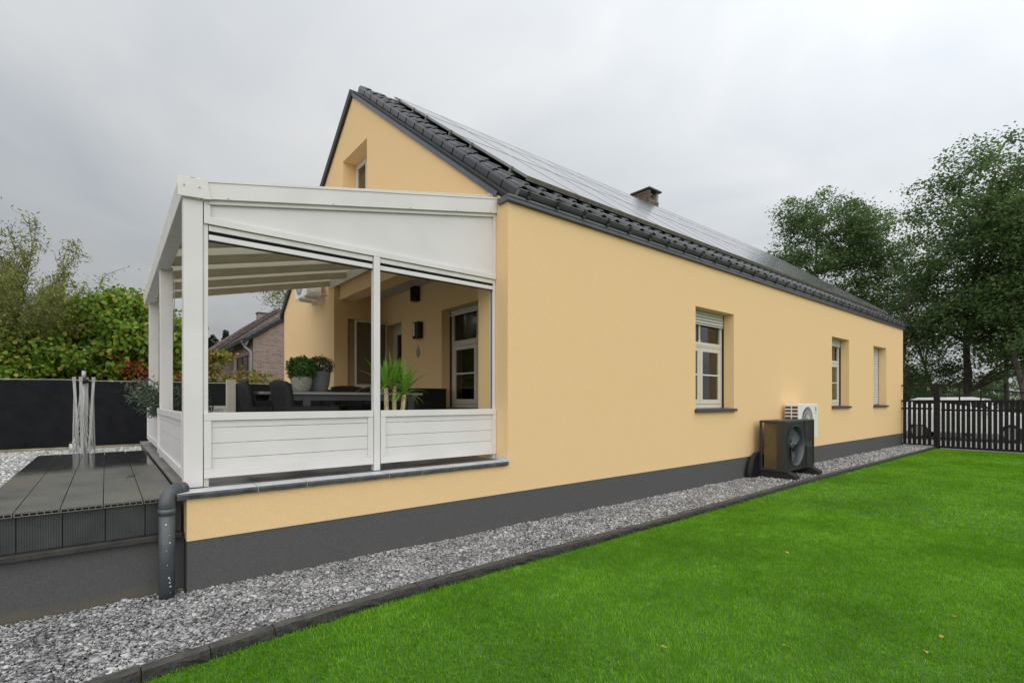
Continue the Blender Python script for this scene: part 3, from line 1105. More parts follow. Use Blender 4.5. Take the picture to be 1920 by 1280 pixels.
# gable window
y0, y1, z0, z1 = GW
fx = GX + 0.27
gw = MB().box(fx, fx + .08, y0, y0 + .07, z0, z1).box(fx, fx + .08, y1 - .07, y1, z0, z1).box(fx, fx + .08, y0 + .07, y1 - .07, z0, z0 + .07).box(fx, fx + .08, y0 + .07, y1 - .07, z1 - .07, z1).build('window', 'framewood', house, bevel=.005)
gw['label'] = 'small deep set window high in the gable above the pergola'
ym = (y0 + y1) / 2
for a, b in ((y0 + .07, ym - .01), (ym + .01, y1 - .07)):
    MB().box(fx - .015, fx + .05, a, a + .06, z0 + .07, z1 - .07).box(fx - .015, fx + .05, b - .06, b, z0 + .07, z1 - .07).box(fx - .015, fx + .05, a + .06, b - .06, z0 + .07, z0 + .13).box(fx - .015, fx + .05, a + .06, b - .06, z1 - .13, z1 - .07).build('sash', 'framewood', gw, bevel=.005)
    MB().box(fx + .01, fx + .016, a + .061, b - .061, z0 + .131, z1 - .131).build('pane', 'glass', gw)
MB().box(fx + .5, fx + .55, y0 - .8, y1 + .8, z0 - .5, z1 + .2).build('blind', 'room', gw)

# ---------------------------------------------------------------- roof
deck_ = MB()
p0, p1 = slope_pt(0, -0.02, 0.02), slope_pt(0, 6.12, 0.02)
q0, q1 = slope_pt(0, -0.02, 0.07), slope_pt(0, 6.12, 0.07)
xa, xb = 3.80, FX - 0.01
deck_.hexa([(xa, p0.y, p0.z), (xb, p0.y, p0.z), (xb, p1.y, p1.z), (xa, p1.y, p1.z), (xa, q0.y, q0.z), (xb, q0.y, q0.z), (xb, q1.y, q1.z), (xa, q1.y, q1.z)])
roof = deck_.build('roof', 'seal', house)
my = lambda y: 2 * RY - y
rear = MB()
rear.hexa([(xa, my(p1.y), p1.z), (xb, my(p1.y), p1.z), (xb, my(p0.y) + .15, p0.z - .11), (xa, my(p0.y) + .15, p0.z - .11), (xa, my(q1.y), q1.z + .06), (xb, my(q1.y), q1.z + .06), (xb, my(q0.y) + .15, q0.z - .05), (xa, my(q0.y) + .15, q0.z - .05)])
rear.build('rear_slope', 'tile', roof)

TW, TE, TL = 0.30, 0.362, 0.43          # tile width, exposure, length
prof = [(0.0, 0.004), (0.010, 0.036), (0.035, 0.060), (0.075, 0.068), (0.108, 0.058), (0.130, 0.030), (0.148, 0.004), (0.21, 0.0), (0.265, 0.004), (0.300, 0.012)]


def tile_mesh(verge=False):
    t_ = MB()
    n = len(prof)
    rows = []
    for (yy, dz) in ((0.0, 0.022), (0.010, 0.030), (TL, 0.0)):
        rows.append([(px, yy, pz + dz) for px, pz in prof])
    bot = [(px, 0.0, pz + 0.004) for px, pz in prof]
    o = len(t_.v)
    for r in [bot] + rows:
        t_.v.extend(r)
    for k in range(3):
        for i in range(n - 1):
            a = o + k * n + i
            t_.f.append((a, a + 1, a + n + 1, a + n))
            t_.sm.append(k == 2)
            t_.mi.append(0)
    if verge:
        t_.prism([(-0.024, -0.118), (-0.001, -0.118), (-0.001, 0.040), (-0.004, 0.050), (-0.014, 0.047), (-0.024, 0.032)], 'y', 0.0, TE + 0.012)
        # slight step of the flap between neighbouring tiles
        t_.prism([(-0.032, -0.112), (-0.0245, -0.116), (-0.0245, 0.034), (-0.032, 0.024)], 'y', 0.0, TE * 0.90)
        t_.box(-0.024, 0.02, 0.0, 0.012, -0.06, 0.03)
    return t_.mesh('tile_shape', 'tile')


me_tile, me_verge = tile_mesh(), tile_mesh(True)
TX0 = 3.945
ncol = int((FX - 0.03 - TX0) / TW)
nrow = 17
H0 = 0.135
restV, restF, cnt = [], [], 0
tv = np.array([v.co for v in me_tile.vertices])
tf = np.array([list(p.vertices) for p in me_tile.polygons])
rotm = np.array([[1, 0, 0], [0, math.cos(PITCH), -math.sin(PITCH)], [0, math.sin(PITCH), math.cos(PITCH)]])
for c in range(ncol):
    for r_ in range(nrow):
        s_ = 0.055 + r_ * TE
        if s_ > 6.05:
            continue
        p = slope_pt(TX0 + c * TW, s_, H0 + random.uniform(-.002, .002))
        if c < 3 or r_ < 2:
            place('roof_tile', me_verge if c == 0 else me_tile, roof, p, (PITCH, random.uniform(-.006, .006), random.uniform(-.004, .004)))
        else:
            restV.append(tv @ rotm.T + np.array(p) - np.array(ROOT['yellow_house']))
            restF.append(tf + cnt * len(tv))
            cnt += 1
rest = raw('tiles_under_panels', np.concatenate(restV), np.concatenate(restF), 'tile', roof)
kind(rest, 'stuff')
# ridge tiles
rp = [(-0.13, -0.06), (-0.105, 0.02), (-0.055, 0.065), (0.0, 0.082), (0.055, 0.065), (0.105, 0.02), (0.13, -0.06)]
rt = MB()
for yy, gro in ((0.0, 1.06), (0.05, 1.06), (0.055, 1.0), (0.42, 0.96)):
    rt.v.extend([(yy, a * gro, b * gro) for a, b in rp])
n = len(rp)
for k in range(3):
    for i in range(n - 1):
        a = k * n + i
        rt.f.append((a, a + n, a + n + 1, a + 1))
        rt.sm.append(True)
        rt.mi.append(0)
rt.f.append(tuple(range(n)))
rt.sm.append(False)
rt.mi.append(0)
me_ridge = rt.mesh('ridge_shape', 'tile')
xx = 3.95
rz_top = slope_pt(0, 6.117, H0 + 0.045).z
while xx < FX - 0.4:
    place('ridge_tile', me_ridge, roof, (xx, RY, rz_top))
    xx += 0.40
# rake trim along the gable (zinc), front slope and rear slope
rk = MB()
for (x_0, x_1, h0, h1) in ((3.772, 3.788, -0.030, 0.034), (3.788, 3.975, 0.0205, 0.0255)):
    a, b = slope_pt(0, 0.235, h0), slope_pt(0, 6.15, h0)
    c, d = slope_pt(0, 0.235, h1), slope_pt(0, 6.15, h1)
    rk.hexa([(x_0, a.y, a.z), (x_1, a.y, a.z), (x_1, b.y, b.z), (x_0, b.y, b.z), (x_0, c.y, c.z), (x_1, c.y, c.z), (x_1, d.y, d.z), (x_0, d.y, d.z)])
rk.build('rake_trim', 'zinc', roof, bevel=0.004)
rk = MB()
a, b = slope_pt(0, -0.25, -0.035), slope_pt(0, 6.10, -0.035)
c, d = slope_pt(0, -0.25, 0.10), slope_pt(0, 6.16, 0.10)
rk.hexa([(3.75, my(b.y), b.z), (3.80, my(b.y), b.z), (3.80, my(a.y), a.z), (3.75, my(a.y), a.z), (3.75, my(d.y), d.z), (3.80, my(d.y), d.z), (3.80, my(c.y), c.z), (3.75, my(c.y), c.z)])
rk.build('rake_trim', 'bracket', roof)
# eaves: zinc box strip and half-round gutter with brackets
MB().box(3.770, FX + 0.02, WY - 0.055, WY + 0.16, EZ + 0.002, EZ + 0.072).build('eaves_strip', 'zinc', roof, bevel=0.004)
MB().box(3.775, FX + 0.02, WY - 0.062, WY - 0.056, EZ + 0.050, EZ + 0.078).build('drip_edge', 'gutter', roof)
gu = MB()
gc = (WY - 0.022, EZ + 0.156)
gr = 0.072
gp, gq = [], []
for k in range(11):
    a = math.pi + math.pi * k / 10
    gp.append((gc[0] + gr * math.cos(a), gc[1] + gr * math.sin(a)))
    gq.append((gc[0] + (gr - .006) * math.cos(a), gc[1] + (gr - .006) * math.sin(a)))
poly = gp + gq[::-1]
gu.prism(poly, 'x', 3.93, FX - 0.01, smooth=True)
gu.tube([(3.93, gc[0] - gr, gc[1]), (FX - .01, gc[0] - gr, gc[1])], 0.009, 8)
gu.prism([(gc[0] + gr * math.cos(math.pi + math.pi * k / 10), gc[1] + gr * math.sin(math.pi + math.pi * k / 10)) for k in range(11)], 'x', 3.915, 3.932)
gutter = gu.build('gutter', 'gutter', roof)
bk = MB()
arc = [(gc[0] + (gr + .004) * math.cos(math.pi + math.pi * k / 8), gc[1] + (gr + .004) * math.sin(math.pi + math.pi * k / 8)) for k in range(9)]
arc2 = [(gc[0] + (gr + .012) * math.cos(math.pi + math.pi * k / 8), gc[1] + (gr + .012) * math.sin(math.pi + math.pi * k / 8)) for k in range(9)]
bk.prism([(a[0] - gc[0], a[1] - gc[1]) for a in arc + arc2[::-1]], 'x', -0.016, 0.016)
bk.box(-0.020, 0.020, -gr - 0.020, -gr + 0.012, -0.012, 0.022)
bk.box(-0.022, 0.022, -gr * .9, -gr * .5, -0.085, -0.045)
me_br = bk.mesh('bracket_shape', 'bracket')
xx = 4.08
while xx < FX - 0.1:
    place('gutter_bracket', me_br, roof, (xx, gc[0], gc[1]))
    xx += 0.505
# chimney
cx0, cx1, cy0, cy1, cz0, cz1 = 13.65, 14.20, 9.66, 10.29, 7.1, 8.40
cm = MB().box(cx0 + .012, cx1 - .012, cy0 + .012, cy1 - .012, cz0, cz1 - .30).box(cx0 + .012, cx0 + .1, cy0 + .012, cy1 - .012, cz1 - .3, cz1).box(cx1 - .1, cx1 - .012, cy0 + .012, cy1 - .012, cz1 - .3, cz1) \
    .build('chimney', 'jointmortar', house)
bx_ = MB().box(-.10, .10, -.05, .05, -.0275, .0275).mesh('brick_shape', 'brickred')
bx_s = MB().box(-.045, .045, -.05, .05, -.0275, .0275).mesh('brick_shape', 'brickred')
zc = cz0 + .5
row = 0
while zc < cz1 - .02:
    off = 0.0 if row % 2 else 0.105
    for wallside in ('x', 'y'):
        L_ = (cy1 - cy0) if wallside == 'x' else (cx1 - cx0)
        t = -off + 0.0
        while t < L_ - 0.02:
            a, b = max(t, 0.0), min(t + .20, L_)
            if b - a > 0.05 and not (wallside == 'y' and zc > cz1 - .32 and a < L_ - .12 and b > .12):
                sc_ = (b - a) / .20
                if wallside == 'x':
                    place('brick', bx_, cm, (cx0 + .05, cy0 + (a + b) / 2, zc), (0, 0, R(90)), (sc_, 1, 1))
                elif a > 0.05 or True:
                    place('brick', bx_, cm, (cx0 + .102 + (a + b) / 2 * (L_ - .103) / L_, cy0 + .05, zc), (0, 0, 0), (sc_ * .8, 1, 1))
            t += .21
    zc += .0655
    row += 1
MB().box(cx0 + .101, cx1 - .101, cy0 + .2, cy1 - .2, cz1 - .32, cz1).build('opening_dark', 'black', cm)  # black block fills the chimney opening in place of its inner shade
MB().box(cx0 - .07, cx1 + .07, cy0 - .07, cy1 + .07, cz1, cz1 + .055).build('cap', 'sillstone', cm, bevel=.008)

# ---------------------------------------------------------------- solar panels
ORD = ['first', 'second', 'third', 'fourth', 'fifth', 'sixth', 'seventh', 'eighth', 'ninth', 'tenth', 'eleventh', 'twelfth', 'thirteenth', 'fourteenth', 'fifteenth', 'sixteenth', 'seventeenth']
ROWS = [(0.55, 2.555, 'bottom'), (2.575, 4.20, 'middle'), (4.22, 5.45, 'top')]
PWID = 1.018
XS0 = 4.36
NPAN = 16
for (s0, s1, nm) in ROWS:
    L_ = s1 - s0
    fm = MB().box(0, .012, 0, L_, -.035, 0).box(PWID - .022, PWID - .010, 0, L_, -.035, 0).box(.012, PWID - .022, 0, .012, -.035, 0).box(.012, PWID - .022, L_ - .012, L_, -.035, 0).mesh('panel_frame', 'solarframe')
    gm = MB().box(.012, PWID - .022, .012, L_ - .012, -.030, -.0025).mesh('panel_glass', 'solarglass')
    rm = MB().box(-.02, PWID - .002, -.02, .02, -.10, -.036).mesh('panel_rail', 'solaredge')
    cl = MB().box(-.022, .014, -.018, .018, -.034, .004).mesh('panel_clamp', 'metalgrey')
    em = MB().box(.0, PWID - .010, -.004, -.0005, -.060, -.002).mesh('panel_edge', 'solaredge')
    for k in range(NPAN):
        p = slope_pt(XS0 + k * PWID, s0, 0.30)
        o = thing('solar_panel', 'dark solar panel, %s from the front gable in the %s row' % (ORD[k], nm), 'solar panel', p, 0, 'solar panels on the front roof slope')
        o.rotation_euler = (PITCH, 0, 0)
        link('frame', fm, o)
        link('glass', gm, o)
        for q in (.2, .8):
            link('rail', rm, o).location = (0, L_ * q, 0)
            if k == 0:
                link('clamp', cl, o).location = (0, L_ * q, 0)
        if nm == 'bottom':
            link('lower_edge', em, o)
# panel standing up behind the chimney, on the rear slope
p = slope_pt(14.75, 6.0, 0.42)
o = thing('solar_panel', 'end of a raised solar panel peeking over the ridge beyond the chimney', 'solar panel', (14.75, RY + .10, 7.93), 0)
o.rotation_euler = (R(-22), 0, 0)
MB().box(0, 1.9, 0, .9, -.035, -.003).build('glass', 'solarglass', o, local=True)
MB().box(-.012, 0, -.012, .9, -.036, 0).box(0, 1.9, -.012, 0, -.036, 0).build('frame', 'solarframe', o, local=True)

# ---------------------------------------------------------------- terrace
terrace = thing('terrace', 'raised terrace of grey stone tiles with bluestone coping beside the house', 'terrace', (2.2, 7.6, 0.0))
MB().box(0.52, 4.92, WY + .385, 11.35, -0.2, FZ - .022).build('slab', 'deckbase', terrace)
MB().box(0.504, 0.518, WY + .005, 11.35, -0.2, FZ - .04).build('edge_wall', 'deckbase', terrace)
# floor tiles
yy = 4.93
row = 0
while yy < 11.3:
    y2 = min(yy + .60, 11.35)
    xx = 0.478 if row % 2 == 0 else 0.478 - .30
    while xx < 4.9:
        a, b = max(xx, .478), min(xx + .60, 4.93)
        if b - a > .06:
            dz = random.uniform(-.001, .001)
            MB().box(a + .003, b - .003, yy + .003, y2 - .003, FZ - .02, FZ + dz).build('floor_tile', 'floortile', terrace)
        xx += .60
    yy += .60
    row += 1
# coping slabs on the yellow wall: pale top, dark hewn edge
cj = [0.43, 1.02, 1.43, 1.86, 2.24, 2.62, 3.02, 3.42, 3.80]
for a, b in zip(cj[:-1], cj[1:]):
    m_ = MB()
    nxx = 8
    top, edge, bot_ = [], [], []
    for k in range(nxx + 1):
        xk = a + .004 + (b - a - .008) * k / nxx
        e1, e2 = random.uniform(-.003, .003), random.uniform(-.004, .004)
        top.append((xk, WY - .032 + e1, FZ + .006))
        edge.append((xk, WY - .040 + e2, FZ - .010 + e1))
        bot_.append((xk, WY - .030 + e2, FZ - .044 + e1))
    rows = [[(p[0], 4.925, FZ + .006) for p in top], top, edge, bot_, [(p[0], 4.925, FZ - .044) for p in bot_]]
    o_ = 0
    for r in rows:
        m_.v.extend(r)
    n = nxx + 1
    for q in range(4):
        for k in range(nxx):
            i = q * n + k
            m_.f.append((i, i + n, i + n + 1, i + 1))
            m_.sm.append(False)
            m_.mi.append(0 if q == 0 else 1)
    for k in (0, nxx):
        m_.f.append(tuple(q * n + k for q in range(5)))
        m_.sm.append(False)
        m_.mi.append(1)
    m_.build('coping_slab', ['copestone', 'copeedge'], terrace)
for a in cj[1:-1]:
    MB().box(a - .0035, a + .0035, WY - .030, 4.92, FZ - .040, FZ + .004).build('joint', 'mortar', terrace)
MB().box(3.70, 3.808, WY - .035, WY - .002, FZ + .007, FZ + .035).box(3.79, 3.808, WY - .001, 4.97, FZ + .007, FZ + .05).build('upstand', 'copestone', terrace)

# ---------------------------------------------------------------- pergola
perg = thing('pergola', 'white aluminium lean-to pergola with opal roof over the terrace', 'pergola', (2.1, 7.9, FZ))
POSTS = [(0.505, 4.97), (0.548, 7.92), (0.590, 10.80)]
ROOFS = 0.2217


def rz(x):                       # underside of the rafters
    return 3.31 + ROOFS * (x - 0.5)


for i, (px, py) in enumerate(POSTS):
    m_ = MB().box(px, px + .14, py, py + .12, FZ + (.004 if i else .008), rz(px) - .02)
    m_.build('post', 'white', perg, bevel=.004)
# slim second profile beside the corner post carries the zip screen
MB().box(.649, .685, 4.985, 5.06, FZ + .35, 3.075).build('screen_guide', 'white', perg, bevel=.003)
MB().box(.652, .690, 4.99, 5.05, FZ + .004, FZ + .085).build('post_shim', 'cream', perg)
# gutter beam on the outer edge, set very slightly askew as built
g0, g1 = (0.468, 4.945), (0.512, 11.02)
gz0, gz1 = 3.255, 3.405
m_ = MB()
m_.hexa([(g0[0] + .02, g0[1], gz0), (g0[0] + .16, g0[1], gz0), (g1[0] + .16, g1[1], gz0), (g1[0] + .02, g1[1], gz0),
         (g0[0], g0[1], gz1), (g0[0] + .16, g0[1], gz1 + .03), (g1[0] + .16, g1[1], gz1 + .03), (g1[0], g1[1], gz1)])
m_.build('gutter_beam', 'whitedirty', perg, bevel=.005)
MB().hexa([(g0[0] - .006, g0[1] - .012, gz0 - .004), (.70, g0[1] - .012, 3.268), (.70, g0[1] - .001, 3.268), (g0[0] - .006, g0[1] - .001, gz0 - .004),
           (g0[0] - .010, g0[1] - .012, gz1 + .006), (.675, g0[1] - .012, 3.428), (.675, g0[1] - .001, 3.428), (g0[0] - .010, g0[1] - .001, gz1 + .006)]).build('end_cap', 'white', perg, bevel=.002)
for sx, szz in ((.505, 3.345), (.615, 3.352)):
    MB().tube([(sx, g0[1] - .016, szz), (sx, g0[1] - .011, szz)], .008, 10).build('screw', 'metalgrey', perg)
MB().box(.56, .60, 5.02, 5.06, 3.43, 3.455).build('vent_stub', 'bracket', perg)


def sloped_x(m_, x0, x1, y0, y1, za, zb, ha, hb):
    """bar along x: bottom za->zb, height ha->hb"""
    return m_.hexa([(x0, y0, za), (x1, y0, zb), (x1, y1, zb), (x0, y1, za), (x0, y0, za + ha), (x1, y0, zb + hb), (x1, y1, zb + hb), (x0, y1, za + ha)])


# side fascia and lower lip
sloped_x(MB(), .679, 3.805, 4.945, 5.03, 3.272, 3.897, .146, .190).build('fascia', 'white', perg, bevel=.003)
sloped_x(MB(), .62, 3.805, 4.938, 4.944, 3.402, 4.072, .018, .020).build('fascia_lip', 'white', perg)
sloped_x(MB(), .652, 3.805, 4.972, 5.03, 3.232, 3.858, .037, .036).build('panel_head', 'white', perg, bevel=.002)
for t in (.83, 1.75, 2.6, 3.2, 3.7):
    zt = 3.272 + (3.897 - 3.272) * (t - .679) / 3.126
    MB().tube([(t, 4.939, zt + .012), (t, 4.946, zt + .012)], .006, 8).build('screw', 'metalgrey', perg)
# trapezoid panel between fascia and the level transom
zt_ = lambda x: 3.232 + (3.858 - 3.232) * (x - .652) / 3.153
m_ = MB()
m_.hexa([(.70, 5.000, 3.128), (3.772, 5.000, 3.128), (3.772, 5.02, 3.128), (.70, 5.02, 3.128), (.70, 5.000, zt_(.70) - .001), (3.772, 5.000, zt_(3.772) - .001), (3.772, 5.02, zt_(3.772) - .001), (.70, 5.02, zt_(.70) - .001)])
m_.build('gable_panel', 'whitepanel', perg)
MB().box(3.772, 3.806, 4.972, 5.03, 3.065, 3.86).build('panel_stile', 'white', perg, bevel=.002)
MB().box(.652, .70, 4.972, 5.03, 3.128, 3.235).build('panel_stile', 'white', perg, bevel=.002)
MB().box(.652, 3.806, 4.966, 5.035, 3.068, 3.127).build('transom', 'white', perg, bevel=.002)
# zip screen cassette: pale box, dark slot, pale bottom bar
for (xa_, xb_) in ((.690, 2.180), (2.262, 3.770)):
    MB().box(xa_, xb_, 4.984, 5.055, 3.014, 3.062).build('screen_cassette', 'whitedirty', perg, bevel=.002)
    MB().box(xa_, xb_, 4.998, 5.045, 2.985, 3.013).build('screen_fabric', 'cloth', perg)
    MB().box(xa_, xb_, 4.988, 5.04, 2.938, 2.984).build('screen_bar', 'white', perg, bevel=.002)
    MB().box(xa_, xb_, 4.992, 5.03, 2.930, 2.937).build('screen_seal', 'seal', perg)
MB().box(2.186, 2.256, 4.966, 5.04, FZ + .008, 3.067).build('mid_post', 'white', perg, bevel=.004)
MB().box(3.772, 3.806, 4.985, 5.06, FZ + .01, 3.065).build('screen_guide', 'white', perg, bevel=.003)
MB().box(3.766, 3.7715, 5.015, 5.03, FZ + .64, 2.94).build('guide_slot', 'cloth', perg)
# rafters, wall plate, opal panes
RAF = [5.09, 6.07, 7.06, 8.05, 9.03, 10.00, 10.97]
for i, ry in enumerate(RAF):
    sloped_x(MB(), .55, 3.79, ry - .03, ry + .03, rz(.55), rz(3.79), .115, .115).build('rafter', 'rafter', perg, bevel=.003)
MB().box(3.79, 3.808, 5.02, 11.02, rz(3.8) - .06, rz(3.8) + .15).build('wall_plate', 'cream', perg)
for ya, yb in zip(RAF[:-1], RAF[1:]):
    sloped_x(MB(), .55, 3.785, ya + .012, yb - .012, rz(.55) + .118, rz(3.785) + .118, .016, .016).build('roof_pane', 'opal', perg)
for ry in RAF[1:]:
    sloped_x(MB(), .50, 3.785, ry - .03, ry + .03, rz(.50) + .136, rz(3.785) + .136, .012, .012).build('glazing_bar', 'white', perg)
# cable hanging along the posts
MB().tube([(.70, 7.93, 3.2), (.705, 7.94, 2.9), (.70, 7.95, 2.6), (.695, 7.96, 2.3)], .006, 6).build('cable', 'white', perg)


def railing(p, q, name_label, side):
    """panel railing from p to q (plan points on the outer face) with boards; side = unit normal pointing outwards"""
    p, q = Vector((p[0], p[1], 0)), Vector((q[0], q[1], 0))
    d = (q - p).normalized()
    L_ = (q - p).length
    nrm = Vector((side[0], side[1], 0))

    def bar(m_, a, b, z0_, z1_, d0, d1):
        c = [p + d * a + nrm * d1, p + d * b + nrm * d1, p + d * b + nrm * d0, p + d * a + nrm * d0]
        # ring order must be counter-clockwise seen from above
        ring = [(v.x, v.y) for v in c]
        area = sum(ring[i][0] * ring[(i + 1) % 4][1] - ring[(i + 1) % 4][0] * ring[i][1] for i in range(4))
        if area < 0:
            ring.reverse()
        m_.hexa([(x_, y_, z0_) for x_, y_ in ring] + [(x_, y_, z1_) for x_, y_ in ring])
        return m_
    zb, zt = FZ + .078, FZ + .642
    rail = MB()
    bar(rail, 0, L_, zt - .068, zt, -.05, .006)
    r_ = rail.build('railing', 'white', perg, bevel=.003)
    r_['label'] = name_label
    m_ = MB()
    bar(m_, 0, L_, zb, zb + .078, -.045, .004)
    m_.build('bottom_rail', 'white', r_, bevel=.003)
    m_ = MB()
    bar(m_, 0, .055, zb + .079, zt - .069, -.045, .003)
    m_.build('stile', 'white', r_, bevel=.003)
    m_ = MB()
    bar(m_, L_ - .055, L_, zb + .079, zt - .069, -.045, .003)
    m_.build('stile', 'white', r_, bevel=.003)
    z = zt - .070
    hs = [.062, .136, .134, .134]
    i = 0
    while z > zb + .085:
        h_ = hs[min(i, 3)]
        lo_ = max(z - h_ + .004, zb + .079)
        m_ = MB()
        bar(m_, .056, L_ - .056, lo_, z, -.030, -.016)
        m_.build('board', 'whitepanel', r_, bevel=.002)
        z -= h_
        i += 1


railing((.652, 4.968), (2.179, 4.968), 'white boarded railing panel between the corner post and the slim post', (0, -1))
railing((2.263, 4.968), (3.806, 4.968), 'white boarded railing panel between the slim post and the house', (0, -1))
railing((.520, 7.915), (.507, 5.095), 'white boarded railing on the deck side, near half', (-1, 0))
railing((.562, 10.795), (.560, 8.045), 'white boarded railing on the deck side, far half', (-1, 0))
railing((.74, 10.90), (1.80, 10.90), 'short white railing at the garden side of the terrace', (0, -1))
MB().box(1.80, 1.95, 10.84, 10.96, FZ, 1.945).build('end_post', 'cream', perg, bevel=.004)

# ---------------------------------------------------------------- deck
deck = thing('deck', 'low deck of ribbed grey-brown composite boards beside the terrace', 'deck', (-.14, 7.3, .0))
DZ, DY0, DY1 = 0.762, 4.870, 9.75
DP = 0.2435


def deck_board(x0, x1, y0, y1):
    m_ = MB()
    n = 22
    th = .006
    # ribbed skin
    pr = []
    for k in range(n):
        a = x0 + (x1 - x0) * k / n
        b = x0 + (x1 - x0) * (k + .62) / n
        c = x0 + (x1 - x0) * (k + .68) / n
        e = x0 + (x1 - x0) * (k + .94) / n
        pr += [(a, DZ), (b, DZ), (c, DZ - .0028), (e, DZ - .0028)]
    pr.append((x1, DZ))
    o = len(m_.v)
    m_.v.extend([(a, y0, z) for a, z in pr] + [(a, y1, z) for a, z in pr])
    k_ = len(pr)
    for i in range(k_ - 1):
        m_.f.append((o + i, o + i + 1, o + k_ + i + 1, o + k_ + i))
        m_.sm.append(False)
        m_.mi.append(0)
    # hollow core: lower part of the skin, webs, bottom
    m_.box(x0, x1, y0 + .0005, y1, DZ - .009, DZ - .0032)
    m_.box(x0, x1, y0, y1, DZ - .030, DZ - .025)
    for k in range(7):
        a = x0 + (x1 - x0 - .006) * k / 6
        m_.box(a, a + .006, y0, y1, DZ - .0249, DZ - .0091)
    m_.box(x0 + .006, x1 - .006, y0 + .05, y0 + .06, DZ - .0249, DZ - .0091, mi=1)  # black sheet across the chambers paints the dark of their depth
    return m_.build('board', ['deckboard', 'black'], deck)


for k in range(5):
    x1 = .470 - k * DP
    deck_board(x1 - DP + .006, x1, DY0 + random.uniform(-.004, .004), DY1 + random.uniform(-.01, .01))


def skirt_board(a, b):
    m_ = MB()
    n = 17
    pr = []
    for k in range(n):
        u = a + (b - a) * k / n
        w_ = (b - a) / n
        pr += [(u, 4.905), (u + w_ * .6, 4.905), (u + w_ * .66, 4.9085), (u + w_ * .94, 4.9085)]
    pr += [(b, 4.905), (b, 4.925), (a, 4.925)]
    m_.prism(pr, 'z', .478, DZ - .034)
    return m_.build('skirt_board', 'skirt', deck)


for k in range(5):
    x1 = .505 - .022 - k * DP
    skirt_board(x1 - DP + .006, x1)
MB().box(-2.0, .485, 4.835, 4.93, .428, .474).build('ledge', 'ledge', deck, bevel=.006)
MB().box(-2.0, .500, 4.885, 4.985, -.25, .427).build('base_wall', 'deckbase', deck)
MB().box(-.74, .46, 4.93, DY1 - .05, .30, DZ - .0305).build('substructure', 'black', deck)

# downpipe with two elbows
pipe = thing('downpipe', 'grey plastic downpipe with elbow rising from the gravel at the terrace corner', 'downpipe', (.37, 4.71, 0))
px_, py_ = .372, 4.735
MB().tube([(px_, py_, -.05), (px_, py_, .70)], .054, 20).build('pipe', 'pipe', pipe)
el = [(px_, py_, .66)]
for k in range(7):
    a = R(90) * k / 6
    el.append((px_ + .06 * (1 - math.cos(a)) * 1.0, py_ + .06 * (1 - math.cos(a)), .74 + .085 * math.sin(a)))
el.append((.49, 4.855, .826))
MB().tube(el, .057, 20).build('elbow', 'pipe', pipe)
MB().tube([(px_, py_, .655), (px_, py_, .700)], .060, 20).build('collar', 'pipe', pipe)
MB().tube([(.44, 4.803, .826), (.472, 4.835, .826)], .060, 20).build('collar', 'pipe', pipe)
m_ = MB()
for (a, z, r) in ((-1.75, .585, .007), (-1.35, .50, .003), (-1.30, .44, .006), (-1.7, .38, .003), (-1.42, .17, .007), (-1.33, .13, .006), (-1.22, .10, .007), (-1.28, .155, .004), (-1.2, .05, .003), (-1.6, .27, .003)):
    c = Vector((px_ + .0545 * math.cos(a), py_ + .0545 * math.sin(a), z))
    u = Vector((-math.sin(a), math.cos(a), 0))
    ring = [c + u * r * math.cos(t) * random.uniform(.7, 1.2) + Vector((0, 0, 1)) * r * math.sin(t) * random.uniform(.7, 1.3) for t in np.linspace(0, 2 * math.pi, 9)[:-1]]
    m_.add(ring, [tuple(range(8))])
m_.build('paint_splash', 'splash', pipe)

# ---------------------------------------------------------------- outdoor units on the long wall
hp = thing('heat_pump', 'anthracite heat pump with round fan standing on black feet in the gravel', 'heat pump', (10.9, 4.35, 0.0))
hx0, hx1, hy0, hy1, hz0, hz1 = 10.22, 11.66, 4.10, 4.60, 0.145, 1.145
body = MB()
body.box(hx0, hx1, hy0 + .03, hy1, hz0, hz0 + .04).box(hx0, hx1, hy0 + .03, hy1, hz1 - .045, hz1)
body.box(hx1 - .04, hx1, hy0 + .03, hy1, hz0 + .04, hz1 - .045).box(hx0, hx0 + .03, hy0 + .03, hy0 + .16, hz0 + .04, hz1 - .045)
body.box(hx0, hx0 + .03, hy1 - .05, hy1, hz0 + .04, hz1 - .045)
hb = body.build('casing', 'hpbody', hp, bevel=.005)
# front plate with a round hole
fcx, fcz, fr_ = hx0 + .53, (hz0 + hz1) / 2, .40
seg = 48
m_ = MB()
ring = [(fcx + fr_ * math.cos(2 * math.pi * k / seg), fcz + fr_ * math.sin(2 * math.pi * k / seg)) for k in range(seg)]
loops = [[Vector((hx0, 0, hz0)), Vector((hx1, 0, hz0)), Vector((hx1, 0, hz1)), Vector((hx0, 0, hz1))], [Vector((a, 0, b)) for a, b in ring]]
tris = tessellate_polygon([[Vector((p.x, p.z, 0)) for p in l] for l in loops])
flat = [p for l in loops for p in l]
m_.add([(p.x, hy0 + .028, p.z) for p in flat], [tuple(t) for t in tris])
fp = m_.build('front_plate', 'hpbody', hp)
for a, b in ((hx0, hx0 + .0075), (hx1 - .0075, hx1)):
    MB().box(a, b, hy0 + .003, hy0 + .0275, hz0, hz1).build('edge_strip', 'hpbody', fp)
